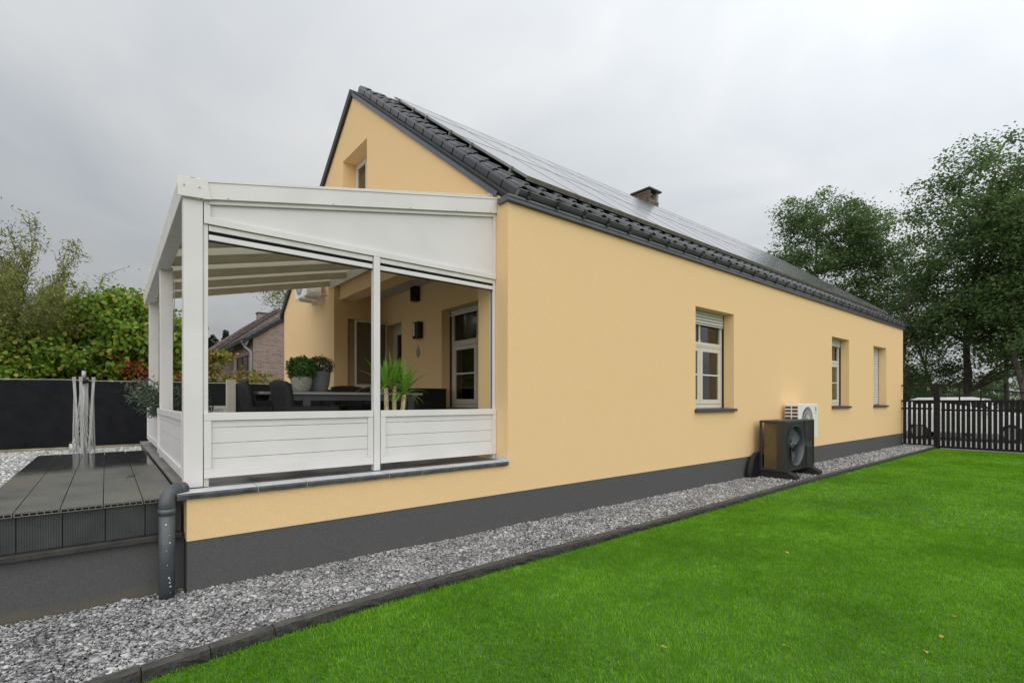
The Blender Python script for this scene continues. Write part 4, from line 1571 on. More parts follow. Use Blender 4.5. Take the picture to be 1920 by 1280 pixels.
# horizontal ribs, zig-zagging on the flank side
nr = 30
for k in range(nr):
    z = hz0 + .035 + k * (hz1 - hz0 - .07) / (nr - 1)
    dzz = abs(z - fcz)
    half = math.sqrt(max(0, (fr_ + .02) ** 2 - dzz ** 2)) if dzz < fr_ + .02 else 0
    spans = []
    xl, xr = fcx - half, fcx + half
    if half:
        if xl - hx0 > .02:
            spans.append((hx0 + .008, xl))
        spans.append((xr, hx1 - .008))
    else:
        spans.append((hx0 + .008, hx1 - .008))
    for a, b in spans:
        pts = []
        up = 1 if z > fcz else -1
        knots = [a] + [x for x in (11.05, 11.13, 11.21, 11.31) if a < x < b] + [b]
        for x_ in knots:
            dz = np.interp(x_, [11.05, 11.13, 11.21, 11.31], [0, .028, .004, .055]) * up if z else 0
            pts.append((x_, float(dz)))
        r_ = MB()
        vs_ = []
        for x_, dz in pts:
            zz = min(max(z + dz * .9, hz0 + .01), hz1 - .01)
            vs_ += [(x_, hy0 + .0275, zz - .009), (x_, hy0 + .006, zz - .003), (x_, hy0 + .006, zz + .005), (x_, hy0 + .0275, zz + .009)]
        fs = []
        for i in range(len(pts) - 1):
            for q in range(3):
                j = i * 4 + q
                fs.append((j, j + 4, j + 5, j + 1))
        fs += [(0, 1, 2, 3), tuple(len(vs_) - 1 - q for q in range(4))]
        r_.add(vs_, fs)
        r_.build('rib', 'hpbody', fp)
# fan
m_ = MB()
vs_, fs = [], []
for k in range(seg):
    a = 2 * math.pi * k / seg
    for rr, yy in ((fr_ + .012, hy0 + .004), (fr_, hy0), (fr_ - .02, hy0 + .03), (fr_ - .03, hy0 + .20)):
        vs_.append((fcx + rr * math.cos(a), yy, fcz + rr * math.sin(a)))
for k in range(seg):
    for q in range(3):
        a, b = k * 4 + q, ((k + 1) % seg) * 4 + q
        fs.append((a, b, b + 1, a + 1))
m_.add(vs_, fs, True)
m_.build('fan_ring', 'hpfan', hp)
m_ = MB()
m_.add([(fcx + .37 * math.cos(2 * math.pi * k / seg), hy0 + .21, fcz + .37 * math.sin(2 * math.pi * k / seg)) for k in range(seg)], [tuple(range(seg))])
m_.build('fan_back', 'black', hp)
for q in range(3):
    m_ = MB()
    vs_, fs = [], []
    na, nr_ = 9, 6
    for i in range(na):
        for j in range(nr_):
            rr = .07 + (.355 - .07) * j / (nr_ - 1)
            th = 2 * math.pi * q / 3 + .5 + (i / (na - 1) - .5) * (1.15 + .25 * j / nr_) + .55 * j / nr_
            yy = hy0 + .07 + .085 * (i / (na - 1)) - .02 * j / nr_
            vs_.append((fcx + rr * math.cos(th), yy, fcz + rr * math.sin(th)))
    for i in range(na - 1):
        for j in range(nr_ - 1):
            a = i * nr_ + j
            fs.append((a, a + 1, a + nr_ + 1, a + nr_))
    m_.add(vs_, fs, True)
    o = m_.build('fan_blade', 'hpfan', hp)
    md = o.modifiers.new('thick', 'SOLIDIFY')
    md.thickness = .006
hub = MB().lathe([(0.001, 0), (.05, .004), (.072, .02), (.075, .06)], (0, 0, 0), 20).build('fan_hub', 'hpfan', hp, local=True)
hub.location = (fcx - 10.9, hy0 + .06 - 4.35, fcz)
hub.rotation_euler = (R(-90), 0, 0)
# finned coil on the flank
MB().box(hx0 + .045, hx0 + .075, hy0 + .15, hy1 - .075, hz0 + .04, hz1 - .045).build('coil', 'hpfin', hp)
for k in range(34):
    z = hz0 + .05 + k * .0265
    MB().box(hx0 + .028, hx0 + .044, hy0 + .162, hy1 - .08, z, z + .011).build('fin', 'hpfin', hp)
for k in range(22):
    z = hz0 + .06 + k * .041
    MB().tube([(hx0 - .004, hy1 - .028, z + .012), (hx0 + .001, hy1 - .028, z + .012)], .011, 8).build('vent_hole', 'black', hb)
for xf in (hx0 + .02, hx1 - .26):
    MB().prism([(3.94, 0.0), (4.72, 0.0), (4.72, .075), (4.60, .142), (4.08, .142), (3.94, .075)], 'x', xf, xf + .20).build('foot', 'rubber', hp, bevel=.006)
MB().box(hx0 + .05, hx0 + .18, hy1 - .16, hy1 - .02, .10, .143).build('block', 'brickred', hp)
# insulated hoses dropping from the wall behind the unit
for k, (xo, zo) in enumerate(((10.02, .42), (10.10, .47), (10.16, .40))):
    MB().tube([(hx0 + .1, 4.66, zo), (xo + .04, 4.66, zo - .01), (xo - .06, 4.655, zo - .10), (xo - .13, 4.66, .16), (xo - .15, 4.67, -.02)], [.035, .038, .04, .04, .04], 10).build('hose', 'rubber', hp)
MB().hexa([(9.96, 4.60, -.01), (10.22, 4.60, -.01), (10.22, 4.72, -.01), (9.96, 4.72, -.01), (10.05, 4.61, .40), (10.22, 4.61, .44), (10.22, 4.72, .44), (10.05, 4.72, .40)]).build('hose_cover', 'cloth', hp)


def aircon(name, label, x0, x1, y0, y1, z0, z1, loc, front, rot=None):
    """split-system outdoor unit: front faces -y in local terms"""
    ac = thing(name, label, 'air conditioner', loc)
    W_ = x1 - x0
    D_ = y1 - y0
    H_ = z1 - z0
    L = dict(local=True)
    b = MB().box(0, W_, .004, D_, 0, H_).build('casing', 'acwhite', ac, local=True, bevel=.012)
    # fan grille
    cx_, cz_, r0 = W_ * .40, H_ * .52, H_ * .40
    m_ = MB()
    vs_ = [(cx_ + r0 * math.cos(2 * math.pi * k / 40), .002, cz_ + r0 * math.sin(2 * math.pi * k / 40)) for k in range(40)]
    m_.add(vs_, [tuple(range(40))])
    m_.build('fan_recess', 'acdark', ac, local=True)
    for k in range(26):
        a = 2 * math.pi * k / 26
        MB().tube([(cx_ + .05 * math.cos(a), -.008, cz_ + .05 * math.sin(a)), (cx_ + r0 * math.cos(a + .25), -.004, cz_ + r0 * math.sin(a + .25))], .0045, 5, False).build('grille_wire', 'grille', ac, local=True)
    for q in (1.0, .68, .36):
        MB().tube([(cx_ + r0 * q * math.cos(2 * math.pi * k / 36), -.006, cz_ + r0 * q * math.sin(2 * math.pi * k / 36)) for k in range(37)], .006, 5, False).build('grille_ring', 'grille', ac, local=True)
    # louvres on the side (two columns of slots)
    for c in range(2):
        for r_ in range(9):
            ya = .035 + c * D_ * .46
            za = H_ * .93 - r_ * H_ * .098
            MB().box(-.003, .006, ya, ya + D_ * .38, za - H_ * .062, za).build('louvre', 'acdark', ac, local=True)
    MB().box(W_ * .20, W_ * .26, D_, D_ + .12, -.10, -.055).box(W_ * .20, W_ * .26, 0, D_ + .12, -.05, -.003).build('bracket', 'acwhite', ac, local=True)
    MB().box(W_ * .74, W_ * .80, D_, D_ + .12, -.10, -.055).box(W_ * .74, W_ * .80, 0, D_ + .12, -.05, -.003).build('bracket', 'acwhite', ac, local=True)
    MB().tube([(W_ * .95, D_ * .3, .10), (W_ + .05, D_ * .4, .08), (W_ + .07, D_ * .9, .05), (W_ + .06, D_ + .1, .02)], .014, 8).build('hose', 'acwhite', ac, local=True)
    return ac, W_, H_


def text_mesh(body, size, m, parent, loc, rot, name, extrude=.0015):
    cu = bpy.data.curves.new(name, 'FONT')
    cu.body = body
    cu.size = size
    cu.extrude = extrude
    cu.align_x = 'CENTER'
    tmp = bpy.data.objects.new(name + '_src', cu)
    COL.objects.link(tmp)
    dg = bpy.context.evaluated_depsgraph_get()
    me = bpy.data.meshes.new_from_object(tmp.evaluated_get(dg))
    bpy.data.objects.remove(tmp)
    me.materials.clear()
    me.materials.append(M[m])
    o = link(name, me, parent)
    o.location = loc
    o.rotation_euler = rot
    return o


ac, W_, H_ = aircon('air_conditioner', 'white air conditioner outdoor unit hung on the wall behind the heat pump', 11.57, 12.62, 4.36, 4.66, .70, 1.47, (11.57, 4.36, .70), True)
text_mesh('G', .12, 'emblem', ac, (W_ * .865, -.0005, H_ * .80), (R(90), 0, 0), 'emblem')
text_mesh('GREE', .045, 'grille', ac, (W_ * .865, -.0005, H_ * .72), (R(90), 0, 0), 'lettering')
ac2, W_, H_ = aircon('air_conditioner', 'white air conditioner outdoor unit high on the gable under the pergola roof', 0, .86, 0, .32, 0, .60, (3.37, 12.02, 3.84), True)
ac2.rotation_euler = (0, 0, R(-90))

# ---------------------------------------------------------------- gate and fence at the far end
fen = thing('slatted_gate', 'narrow black slatted gate panel between the house wall and the gatepost', 'gate', (21.2, 4.35, 0))
gX = 21.2


def slats(parent, ya, yb, z0, z1, pitch=.120, wd=.088):
    n = int((yb - ya) / pitch)
    me = MB().box(-.012, .012, -wd / 2, wd / 2, z0, z1).mesh('slat_shape', 'gatepaint')
    for k in range(n):
        y = ya + (k + .5) * (yb - ya) / n
        place('slat', me, parent, (gX, y, 0))


MB().box(gX - .035, gX + .035, 3.90, 4.90, .045, .085).build('bottom_rail', 'gatepaint', fen)
MB().box(gX - .035, gX + .035, 3.90, 4.90, 1.495, 1.56).build('middle_rail', 'gatepaint', fen)
MB().box(gX - .030, gX + .030, 3.90, 4.90, 2.030, 2.075).build('top_rail', 'gatepaint', fen)
MB().box(gX - .030, gX + .030, 4.86, 4.90, .086, 2.029).build('stile', 'gatepaint', fen)
MB().box(gX + .02, gX + .034, 3.92, 4.86, 1.24, 1.30).build('cross_bar', 'gatepaint', fen)
slats(fen, 3.92, 4.85, .086, 1.494)
gp_ = thing('gate_post', 'thick black square post between the two gate parts', 'gatepost', (21.2, 3.80, 0))
MB().box(gX - .075, gX + .075, 3.725, 3.875, -.06, 2.085).build('shaft', 'gatepaint', gp_, bevel=.005)
MB().box(gX - .082, gX + .082, 3.718, 3.882, 2.086, 2.10).build('cap', 'gatepaint', gp_)
gate = thing('sliding_gate', 'long black slatted driveway gate with a top bar that slopes down', 'gate', (21.2, 2.0, 0))
GY0 = -.6
MB().box(gX - .04, gX + .04, GY0, 3.72, -.01, .055).build('bottom_rail', 'gatepaint', gate)
MB().box(gX - .04, gX + .04, GY0, 3.72, 1.475, 1.555).build('middle_rail', 'gatepaint', gate)
MB().box(gX + .02, gX + .035, GY0, 3.70, 1.20, 1.26).build('cross_bar', 'gatepaint', gate)
ztop = lambda y: 2.045 - (3.72 - y) * .145 if y > 1.6 else 1.738
tp = [3.72, 3.2, 2.7, 2.2, 1.7, 1.2, .4, GY0]
for a, b in zip(tp[:-1], tp[1:]):
    MB().hexa([(gX - .03, b, ztop(b) - .025), (gX + .03, b, ztop(b) - .025), (gX + .03, a, ztop(a) - .025), (gX - .03, a, ztop(a) - .025),
               (gX - .03, b, ztop(b) + .02), (gX + .03, b, ztop(b) + .02), (gX + .03, a, ztop(a) + .02), (gX - .03, a, ztop(a) + .02)]).build('top_bar', 'gatepaint', gate)
for y in (3.24, 2.735, 1.70, .9):
    MB().box(gX - .02, gX + .02, y - .018, y + .018, 1.556, ztop(y) - .026).build('strut', 'gatepaint', gate)
slats(gate, GY0, 3.70, .056, 1.474)

# ---------------------------------------------------------------- white car beyond the gate
car = thing('parked_car', 'white estate car parked broadside behind the black gate', 'car', (27.0, 3.9, -.06), R(-90))
car.scale = (1, 1, 1.06)
# local: x along the car (front = +x), y across
L2, HW = 2.25, .90
side = [(-2.25, .42), (-2.22, .95), (-2.12, 1.02), (-1.75, 1.52), (-1.45, 1.62), (.25, 1.64), (.55, 1.58), (1.12, 1.10), (1.95, .98), (2.18, .82), (2.25, .45), (1.9, .30), (-1.9, .30)]
m_ = MB()
nsec = [(-HW, .90, .0), (-HW * .985, 1.0, 0), (HW * .985, 1.0, 0), (HW, .90, 0)]
rings = []
for yy, k, _ in ((-HW, .0, 0), (-HW * .93, 1, 0), (HW * .93, 1, 0), (HW, 0, 0)):
    ring = []
    for (a, z) in side:
        y_ = yy
        if z > 1.03:
            y_ = yy * (1 - .20 * (z - 1.03) / .6)
        zz = z if k else (z if z < .95 else .95 + (z - .95) * .985)
        aa = a if k else a * .985
        ring.append((aa, y_, zz))
    rings.append(ring)
n = len(side)
for r in rings:
    m_.v.extend(r)
for q in range(3):
    for i in range(n):
        j = (i + 1) % n
        m_.f.append((q * n + i, q * n + j, (q + 1) * n + j, (q + 1) * n + i))
        m_.sm.append(False)
        m_.mi.append(0)
m_.f += [tuple(reversed(range(n))), tuple(3 * n + i for i in range(n))]
m_.sm += [False, False]
m_.mi += [0, 0]
m_.build('body', 'carpaint', car, local=True, bevel=.03)
for sg in (-1, 1):
    for a0, a1, b0, b1 in ((-1.62, -.72, -1.50, -.72), (-.64, .20, -.64, .14), (.28, .92, .22, .50)):
        yl, yu = sg * (HW * .985 + .004), sg * (HW * .985 * (1 - .20 * .48 / .6) + .016)
        w_ = MB().add([(a0, yl, 1.06), (a1, yl, 1.06), (b1, yu, 1.50), (b0, yu, 1.50)], [(0, 1, 2, 3)])
        w_.build('side_window', 'carglass', car, local=True)
    for xw in (-1.38, 1.36):
        wh = MB().tube([(xw, sg * .70, .33), (xw, sg * .905, .33)], .33, 24).build('wheel', 'rubber', car, local=True)
        MB().tube([(xw, sg * .90, .33), (xw, sg * .912, .33)], .22, 20).build('rim', 'rim', wh, local=True)
    MB().tube([(-1.5, sg * .60, 1.655), (-1.3, sg * .62, 1.69), (0, sg * .62, 1.70), (.3, sg * .60, 1.665)], .018, 6).build('roof_rail', 'black', car, local=True)
    MB().box(.62, .80, sg * .90 if sg > 0 else -1.08, 1.08 if sg > 0 else -.90, 1.05, 1.18).build('mirror', 'carpaint', car, local=True, bevel=.02)
    MB().box(-2.27, -2.16, sg * .62 - .14, sg * .62 + .14, .85, .98).build('tail_lamp', 'redlamp', car, local=True)
MB().add([(1.10, -.70, 1.125), (1.10, .70, 1.125), (.60, .62, 1.57), (.60, -.62, 1.57)], [(0, 1, 2, 3)]).build('windscreen', 'carglass', car, local=True)

# ---------------------------------------------------------------- furniture and things on the terrace
tb = thing('dining_table', 'long dark grey outdoor dining table with plank top on the terrace', 'table', (2.6, 6.85, FZ))
tx0, tx1, ty0, ty1 = 1.44, 3.62, 6.50, 7.35
zt0, zt1 = 1.622, 1.655
for k in range(6):
    a = ty0 + (ty1 - ty0) * k / 6
    MB().box(tx0, tx1, a + .003, a + (ty1 - ty0) / 6 - .003, zt0, zt1).build('plank', 'tabletop', tb, bevel=.003)
MB().box(tx0 + .10, tx1 - .10, ty0 + .04, ty0 + .08, zt0 - .075, zt0 - .002).build('apron', 'tableframe', tb)
MB().box(tx0 + .10, tx1 - .10, ty1 - .08, ty1 - .04, zt0 - .075, zt0 - .002).build('apron', 'tableframe', tb)
for xl in (1.93, 3.40):
    for yl in (ty0 + .03, ty1 - .12):
        MB().box(xl, xl + .095, yl, yl + .09, FZ, zt0 - .0025).build('leg', 'tableframe', tb, bevel=.003)


def chair(label, loc, rz_):
    """dark wicker dining chair, facing local +x"""
    c = thing('wicker_chair', label, 'chair', loc, rz_, 'wicker chairs around the table')
    n = 10
    # wrapped, slightly rolled backrest that runs down to the floor
    m_ = MB()
    vs_, fs = [], []
    prof_ = [(-.13, 0.02), (-.15, .30), (-.19, .60), (-.235, .90), (-.25, .955), (-.215, .985), (-.165, .955), (-.125, .62), (-.09, .40), (-.07, .02)]
    for k in range(n + 1):
        t = -1 + 2 * k / n
        for (a, z) in prof_:
            vs_.append((a + .05 * t * t, t * .26 * (1 - .06 * max(0, z - .5)), z - .025 * t * t * (z > .8)))
    q = len(prof_)
    for k in range(n):
        for i in range(q):
            j = (i + 1) % q
            fs.append((k * q + i, k * q + j, (k + 1) * q + j, (k + 1) * q + i))
    fs += [tuple(reversed(range(q))), tuple(n * q + i for i in range(q))]
    m_.add(vs_, fs, True)
    m_.build('backrest', 'wicker', c, local=True)
    MB().box(-.085, .40, -.26, .26, .36, .45).build('seat', 'wicker', c, local=True, bevel=.03)
    MB().box(-.06, .40, -.23, .23, .452, .50).build('seat_pad', 'cushion', c, local=True, bevel=.02)
    for s_ in (-1, 1):
        MB().box(.33, .40, s_ * .255 - .03, s_ * .255 + .03, .005, .62).build('leg', 'wicker', c, local=True, bevel=.01)
        MB().prism([(-.17, .62), (.41, .62), (.41, .665), (-.17, .665)], 'y', s_ * .255 - .035, s_ * .255 + .035).build('armrest', 'wicker', c, local=True, bevel=.012)
    return c


chair('dark wicker chair at the table end, the one closer to the corner post', (1.73, 6.20, FZ), R(4))
chair('dark wicker chair at the table end, partly hidden behind its twin', (1.50, 6.88, FZ), R(-3))
chair('dark wicker chair on the far side of the table under the two flower pots', (2.35, 7.75, FZ), R(-90))
chair('dark wicker chair on the far side of the table close to the recess', (3.02, 7.75, FZ), R(-90))

sofa = thing('lounge_sofa', 'black wicker lounge sofa in the recess below the open screen door', 'sofa', (3.75, 9.75, FZ))
MB().box(2.95, 4.75, 9.25, 10.15, FZ + .06, FZ + .40).build('base', 'wicker', sofa, bevel=.02)
MB().box(2.95, 4.75, 10.02, 10.20, FZ + .41, FZ + .74).build('backrest', 'wicker', sofa, bevel=.03)
for a in (2.95, 4.62):
    MB().box(a, a + .13, 9.25, 10.0, FZ + .41, FZ + .62).build('armrest', 'wicker', sofa, bevel=.02)
MB().box(3.09, 4.61, 9.27, 10.01, FZ + .41, FZ + .53).build('seat_pad', 'cushion', sofa, bevel=.04)


def pillow(label, loc, rot, w_=.56, h_=.46):
    m_ = MB()
    n = 12
    vs_, fs = [], []
    for sgn in (1, -1):
        for i in range(n + 1):
            for j in range(n + 1):
                u, v = -1 + 2 * i / n, -1 + 2 * j / n
                th = .095 * (max(0, (1 - u * u)) * max(0, (1 - v * v))) ** .38
                pinch = 1 - .09 * (1 - abs(u)) * 0 - .05 * (abs(v) < 1) * (1 - abs(u) ** 2)
                vs_.append((u * w_ / 2 * (1 - .05 * (1 - v * v)), sgn * th, v * h_ / 2 * (1 - .06 * (1 - u * u)) + h_ / 2))
    for s_ in range(2):
        o_ = s_ * (n + 1) ** 2
        for i in range(n):
            for j in range(n):
                a = o_ + i * (n + 1) + j
                fs.append((a, a + n + 1, a + n + 2, a + 1) if s_ == 0 else (a, a + 1, a + n + 2, a + n + 1))
    m_.add(vs_, fs, True)
    o = m_.build('cushion', 'cushion')
    o.location = loc
    o.rotation_euler = rot
    return tag(o, label, 'cushion', 'dark cushions on the lounge sofa')


pillow('dark grey square cushion upright on the sofa, nearest the flower pots', (3.42, 9.86, FZ + .53), (R(-14), R(3), R(4)))
pillow('dark grey rounded cushion slumped on the sofa behind the slim post', (4.04, 9.84, FZ + .53), (R(-18), R(-9), R(-6)), .62, .48)

bx2 = thing('storage_box', 'black storage box against the back wall under the wall lamp', 'box', (4.6, 8.5, FZ))
MB().box(4.30, 4.90, 7.92, 9.10, FZ + .02, FZ + .93).build('body', 'black', bx2, bevel=.006)
MB().box(4.285, 4.91, 7.91, 9.11, FZ + .931, FZ + .965).build('lid', 'black', bx2, bevel=.006)


def leaves_np(centers, normals_bias, size, aspect, n_v=4, droop=0.0, jitter=0.35):
    """leaf blades: rhombic quads (n_v=4) or folded 6-vertex leaves; returns verts, faces"""
    n = len(centers)
    d = rng.normal(0, 1, (n, 3))
    d[:, 2] += normals_bias
    d /= np.linalg.norm(d, axis=1)[:, None]
    t = rng.normal(0, 1, (n, 3))
    t[:, 2] -= droop
    t -= d * (t * d).sum(1)[:, None]
    t /= np.linalg.norm(t, axis=1)[:, None] + 1e-9
    b = np.cross(d, t)
    L_ = size * rng.uniform(1 - jitter, 1 + jitter, (n, 1))
    Wd = L_ * aspect
    if n_v == 4:
        P = np.stack([centers - t * L_ * .5, centers + b * Wd * .5 + t * L_ * .02, centers + t * L_ * .5, centers - b * Wd * .5 + t * L_ * .02], 1)
        F = np.array([[0, 1, 2, 3]])
        return P.reshape(-1, 3), (F[None] + (np.arange(n) * 4)[:, None, None]).reshape(-1, 4)
    fold = d * Wd * .16
    P = np.stack([centers - t * L_ * .5, centers + b * Wd * .5 - t * L_ * .18 + fold, centers + b * Wd * .36 + t * L_ * .22 + fold, centers + t * L_ * .5,
                  centers - b * Wd * .36 + t * L_ * .22 + fold, centers - b * Wd * .5 - t * L_ * .18 + fold], 1)
    F = np.array([[0, 1, 2, 3], [0, 3, 4, 5]])
    return P.reshape(-1, 3), (F[None] + (np.arange(n) * 6)[:, None, None]).reshape(-1, 4)


def pot_plant(label, cat, loc, pot_prof, pot_mat, leaf, crown_c, crown_r, nleaf, lsize, aspect, stems=14):
    p = thing('potted_plant', label, cat, loc, 0, 'flower pots on the table')
    MB().lathe(pot_prof, (0, 0, 0), 32).build('pot', pot_mat, p, local=True)
    zr = max(z for r, z in pot_prof)
    rr = pot_prof[-1][0]
    MB().lathe([(0.001, zr - .02), (rr, zr - .02)], (0, 0, 0), 24).build('soil', 'soil', p, local=True)
    cs = []
    m_ = MB()
    for k in range(stems):
        a, r0 = random.uniform(0, 6.28), random.uniform(.2, 1) ** .6
        e = Vector((crown_c[0] + crown_r[0] * r0 * math.cos(a), crown_c[1] + crown_r[1] * r0 * math.sin(a), crown_c[2] + crown_r[2] * random.uniform(-.1, .9) * (1 - .45 * r0)))
        m_.tube([(math.cos(a) * rr * .3, math.sin(a) * rr * .3, zr - .03), tuple((Vector((0, 0, zr)) + e) / 2 + Vector((0, 0, .03))), tuple(e)], [.004, .003, .002], 5, False)
    m_.build('stems', leaf, p, local=True)
    u = rng.normal(0, 1, (nleaf, 3))
    u /= np.linalg.norm(u, axis=1)[:, None]
    r = rng.uniform(.45, 1.05, (nleaf, 1)) ** .5
    lump = 1 + .16 * np.sin(u[:, :1] * 7 + 1) * np.sin(u[:, 1:2] * 6 + 2)
    c = np.array(crown_c) + u * np.array(crown_r) * r * lump
    c = c[c[:, 2] > zr - .035]
    V, F = leaves_np(c, .6, lsize, aspect, 6, .4)
    raw('foliage', V, F, leaf, p)
    return p


pot_plant('round rough concrete pot with a dense green plant on the table', 'plant', (2.005, 6.86, zt1), [(.001, 0), (.085, 0), (.105, .02), (.128, .09), (.134, .16), (.130, .205), (.118, .205), (.116, .15)],
          'concretepot', 'potleaf', (0, 0, .31), (.185, .185, .16), 1500, .045, .42)
pot_plant('smooth grey pot with a pink flowering plant on the table', 'plant', (2.275, 6.98, zt1), [(.001, 0), (.105, 0), (.108, .01), (.138, .14), (.150, .265), (.154, .285), (.142, .285), (.136, .2)],
          'greypot', 'flowerleaf', (.02, .0, .37), (.165, .17, .13), 1700, .030, .5)
MB().lathe([(.001, 0), (.14, 0), (.145, .008)], (2.275, 6.98, zt1 + .0005), 28).build('saucer', 'greypot')
tag(bpy.data.objects['saucer'], 'flat dark saucer under the smooth grey pot', 'saucer')

# yucca in a pot behind the railing
yu = thing('yucca_plant', 'yucca with three pale trunks and sword leaves behind the railing', 'plant', (2.72, 5.60, FZ))
MB().lathe([(.001, 0), (.15, 0), (.17, .02), (.20, .30), (.205, .33), (.185, .33), (.18, .28)], (0, 0, 0), 28).build('pot', 'greypot', yu, local=True)
for (dx, dy, ht, lean, nl) in ((-.075, .02, .90, -.02, 26), (.035, .06, .93, .00, 18), (.075, -.02, .82, .05, 26)):
    top = Vector((dx + lean, dy, ht))
    pts = [(dx, dy, .28), (dx + lean * .3, dy, ht * .55), tuple(top)]
    tr = MB().tube(pts, [.030, .028, .026], 12).build('trunk', 'yuccabark', yu, local=True)
    m_ = MB()
    for k in range(46):
        a, z = random.uniform(0, 6.28), random.uniform(.4, ht - .02)
        c = Vector((dx + lean * z / ht, dy, z)) + Vector((math.cos(a), math.sin(a), 0)) * .027
        m_.add([c + Vector((-math.sin(a), math.cos(a), 0)) * .010, c - Vector((-math.sin(a), math.cos(a), 0)) * .010, c + Vector((math.cos(a) * .022, math.sin(a) * .022, .012))], [(0, 1, 2)])
    m_.build('bark_scales', 'yuccabark', tr, local=True)
    for k in range(nl):
        a = k * 2.4 + random.uniform(-.3, .3)
        el_ = random.uniform(.15, 1.45) if k > nl * .35 else random.uniform(1.0, 1.5)
        ln = random.uniform(.28, .47)
        wd = random.uniform(.025, .036)
        d0 = Vector((math.cos(a) * math.cos(el_), math.sin(a) * math.cos(el_), math.sin(el_)))
        sdv = Vector((-math.sin(a), math.cos(a), 0))
        up_ = sdv.cross(d0)
        pr, vs_, fs = top.copy(), [], []
        dd = d0.copy()
        ns = 7
        for q in range(ns + 1):
            t = q / ns
            wq = wd * (0.55 + .9 * t if t < .35 else (1 - t) * 1.32) * 1.0 + .0008
            f_ = Vector((0, 0, .35 * wq))
            vs_ += [tuple(pr - sdv * wq + f_), tuple(pr - f_ * .3), tuple(pr + sdv * wq + f_)]
            dd = (dd + Vector((0, 0, -.085 * (1.6 - el_) * (1 + t)))).normalized()
            pr = pr + dd * ln / ns
        for q in range(ns):
            b = q * 3
            fs += [(b, b + 1, b + 4, b + 3), (b + 1, b + 2, b + 5, b + 4)]
        MB().add(vs_, fs, True).build('leaf', 'yuccaleaf', yu, local=True)

# oleander behind the deck-side railing
ol = thing('oleander', 'grey-green narrow leaved oleander leaning over the deck side railing', 'plant', (.80, 8.75, FZ))
MB().lathe([(.001, 0), (.17, 0), (.20, .30), (.21, .33), (.19, .33)], (0, 0, 0), 24).build('pot', 'greypot', ol, local=True)
m_ = MB()
lc = []
for k in range(34):
    a = random.uniform(0, 6.28)
    out = random.uniform(.25, .80)
    e = Vector((math.cos(a) * out * .75 - .12, math.sin(a) * out, random.uniform(.60, 1.08) - .12 * out))
    mid = Vector((math.cos(a) * out * .3, math.sin(a) * out * .35, .55))
    m_.tube([(0, 0, .3), tuple(mid), tuple(e)], [.008, .006, .003], 5, False)
    for q in range(70):
        t = random.uniform(.30, 1.05)
        b = mid.lerp(e, t) if t > 0 else mid
        lc.append(b + Vector((random.gauss(0, .045), random.gauss(0, .045), random.gauss(0, .04))))
m_.build('stems', 'willowbark', ol, local=True)
V, F = leaves_np(np.array(lc), .4, .10, .16, 6)
raw('foliage', V, F, 'oleanderleaf', ol)

# wall things in the recess
wl = thing('wall_lamp', 'black box wall lamp with pale diffuser between door and window', 'lamp', (4.93, 9.1, 2.8))
MB().box(4.82, 4.938, 8.86, 9.00, 2.795, 3.125).build('housing', 'black', wl, bevel=.004)
MB().box(4.815, 4.92, 9.001, 9.060, 2.845, 3.10).build('diffuser', 'lampglass', wl)
MB().box(4.82, 4.938, 9.061, 9.080, 2.795, 3.125).build('end_plate', 'black', wl)
sp_ = thing('wall_speaker', 'small black loudspeaker under the recess ceiling', 'speaker', (4.9, 9.15, 3.55))
MB().box(4.80, 4.938, 8.98, 9.14, 3.555, 3.845).build('cabinet', 'black', sp_, bevel=.006)
MB().box(4.792, 4.799, 8.99, 9.13, 3.575, 3.825).build('grille', 'cloth', sp_)
orn = thing('wall_ornament', 'small brown metal owl-shaped plate hung below the wall lamp', 'ornament', (4.93, 9.05, 2.5))
m_ = MB()
m_.prism([(8.99, 2.50), (9.02, 2.43), (9.08, 2.43), (9.11, 2.50), (9.10, 2.58), (9.05, 2.63), (9.00, 2.58)], 'x', 4.915, 4.935)
m_.build('plate', 'metalgrey', orn)
MB().tube([(4.925, 9.05, 2.63), (4.93, 9.05, 2.69)], .006, 6).build('hook', 'metalgrey', orn)

# ---------------------------------------------------------------- garden screen fence on the left
sf = thing('screen_fence', 'long garden fence covered with black windbreak cloth', 'fence', (-2.0, 17.3, .25))
nx, nz_ = 150, 22
gx = np.linspace(-13, 5.4, nx)
vs_, fs = [], []
for i, x_ in enumerate(gx):
    span = (x_ + 13.2) % 2.05 / 2.05
    sag = .018 * math.sin(math.pi * span)
    for j in range(nz_):
        t = j / (nz_ - 1)
        zb_ = .275 + .035 * math.sin(x_ * 1.3) * .5
        zt2 = 2.065 - sag
        dy_ = .020 * math.sin(x_ * 2.1 + t * 3) * (1 - t) + .012 * math.sin(x_ * 5.3 + 2 * math.sin(t * 4)) * (1 - abs(2 * t - 1)) + .05 * max(0, .12 - t) * math.sin(x_ * 3.3) * 6
        vs_.append((x_, 17.3 + dy_, zb_ + (zt2 - zb_) * t))
for i in range(nx - 1):
    for j in range(nz_ - 1):
        a = i * nz_ + j
        fs.append((a, a + nz_, a + nz_ + 1, a + 1))
MB().add(vs_, fs, True).build('cloth', 'cloth', sf)
MB().tube([(x_, 17.31, 2.085 - .018 * math.sin(math.pi * ((x_ + 13.2) % 2.05 / 2.05))) for x_ in np.linspace(-13, 5.4, 80)], .010, 6).build('top_wire', 'metalgrey', sf)
k = -12.95
while k < 5.3:
    po = MB().tube([(k, 17.38, .0), (k, 17.38, 2.10)], .032, 10).build('fence_post', 'gatepaint', sf)
    MB().box(k - .04, k + .04, 17.34, 17.42, 2.10, 2.13).build('post_cap', 'gatepaint', po)
    k += 2.05
fb = MB().box(-13, 5.4, 17.22, 17.50, .0, .335)
fb.build('base_slab', 'concretemoss', sf, bevel=.01)

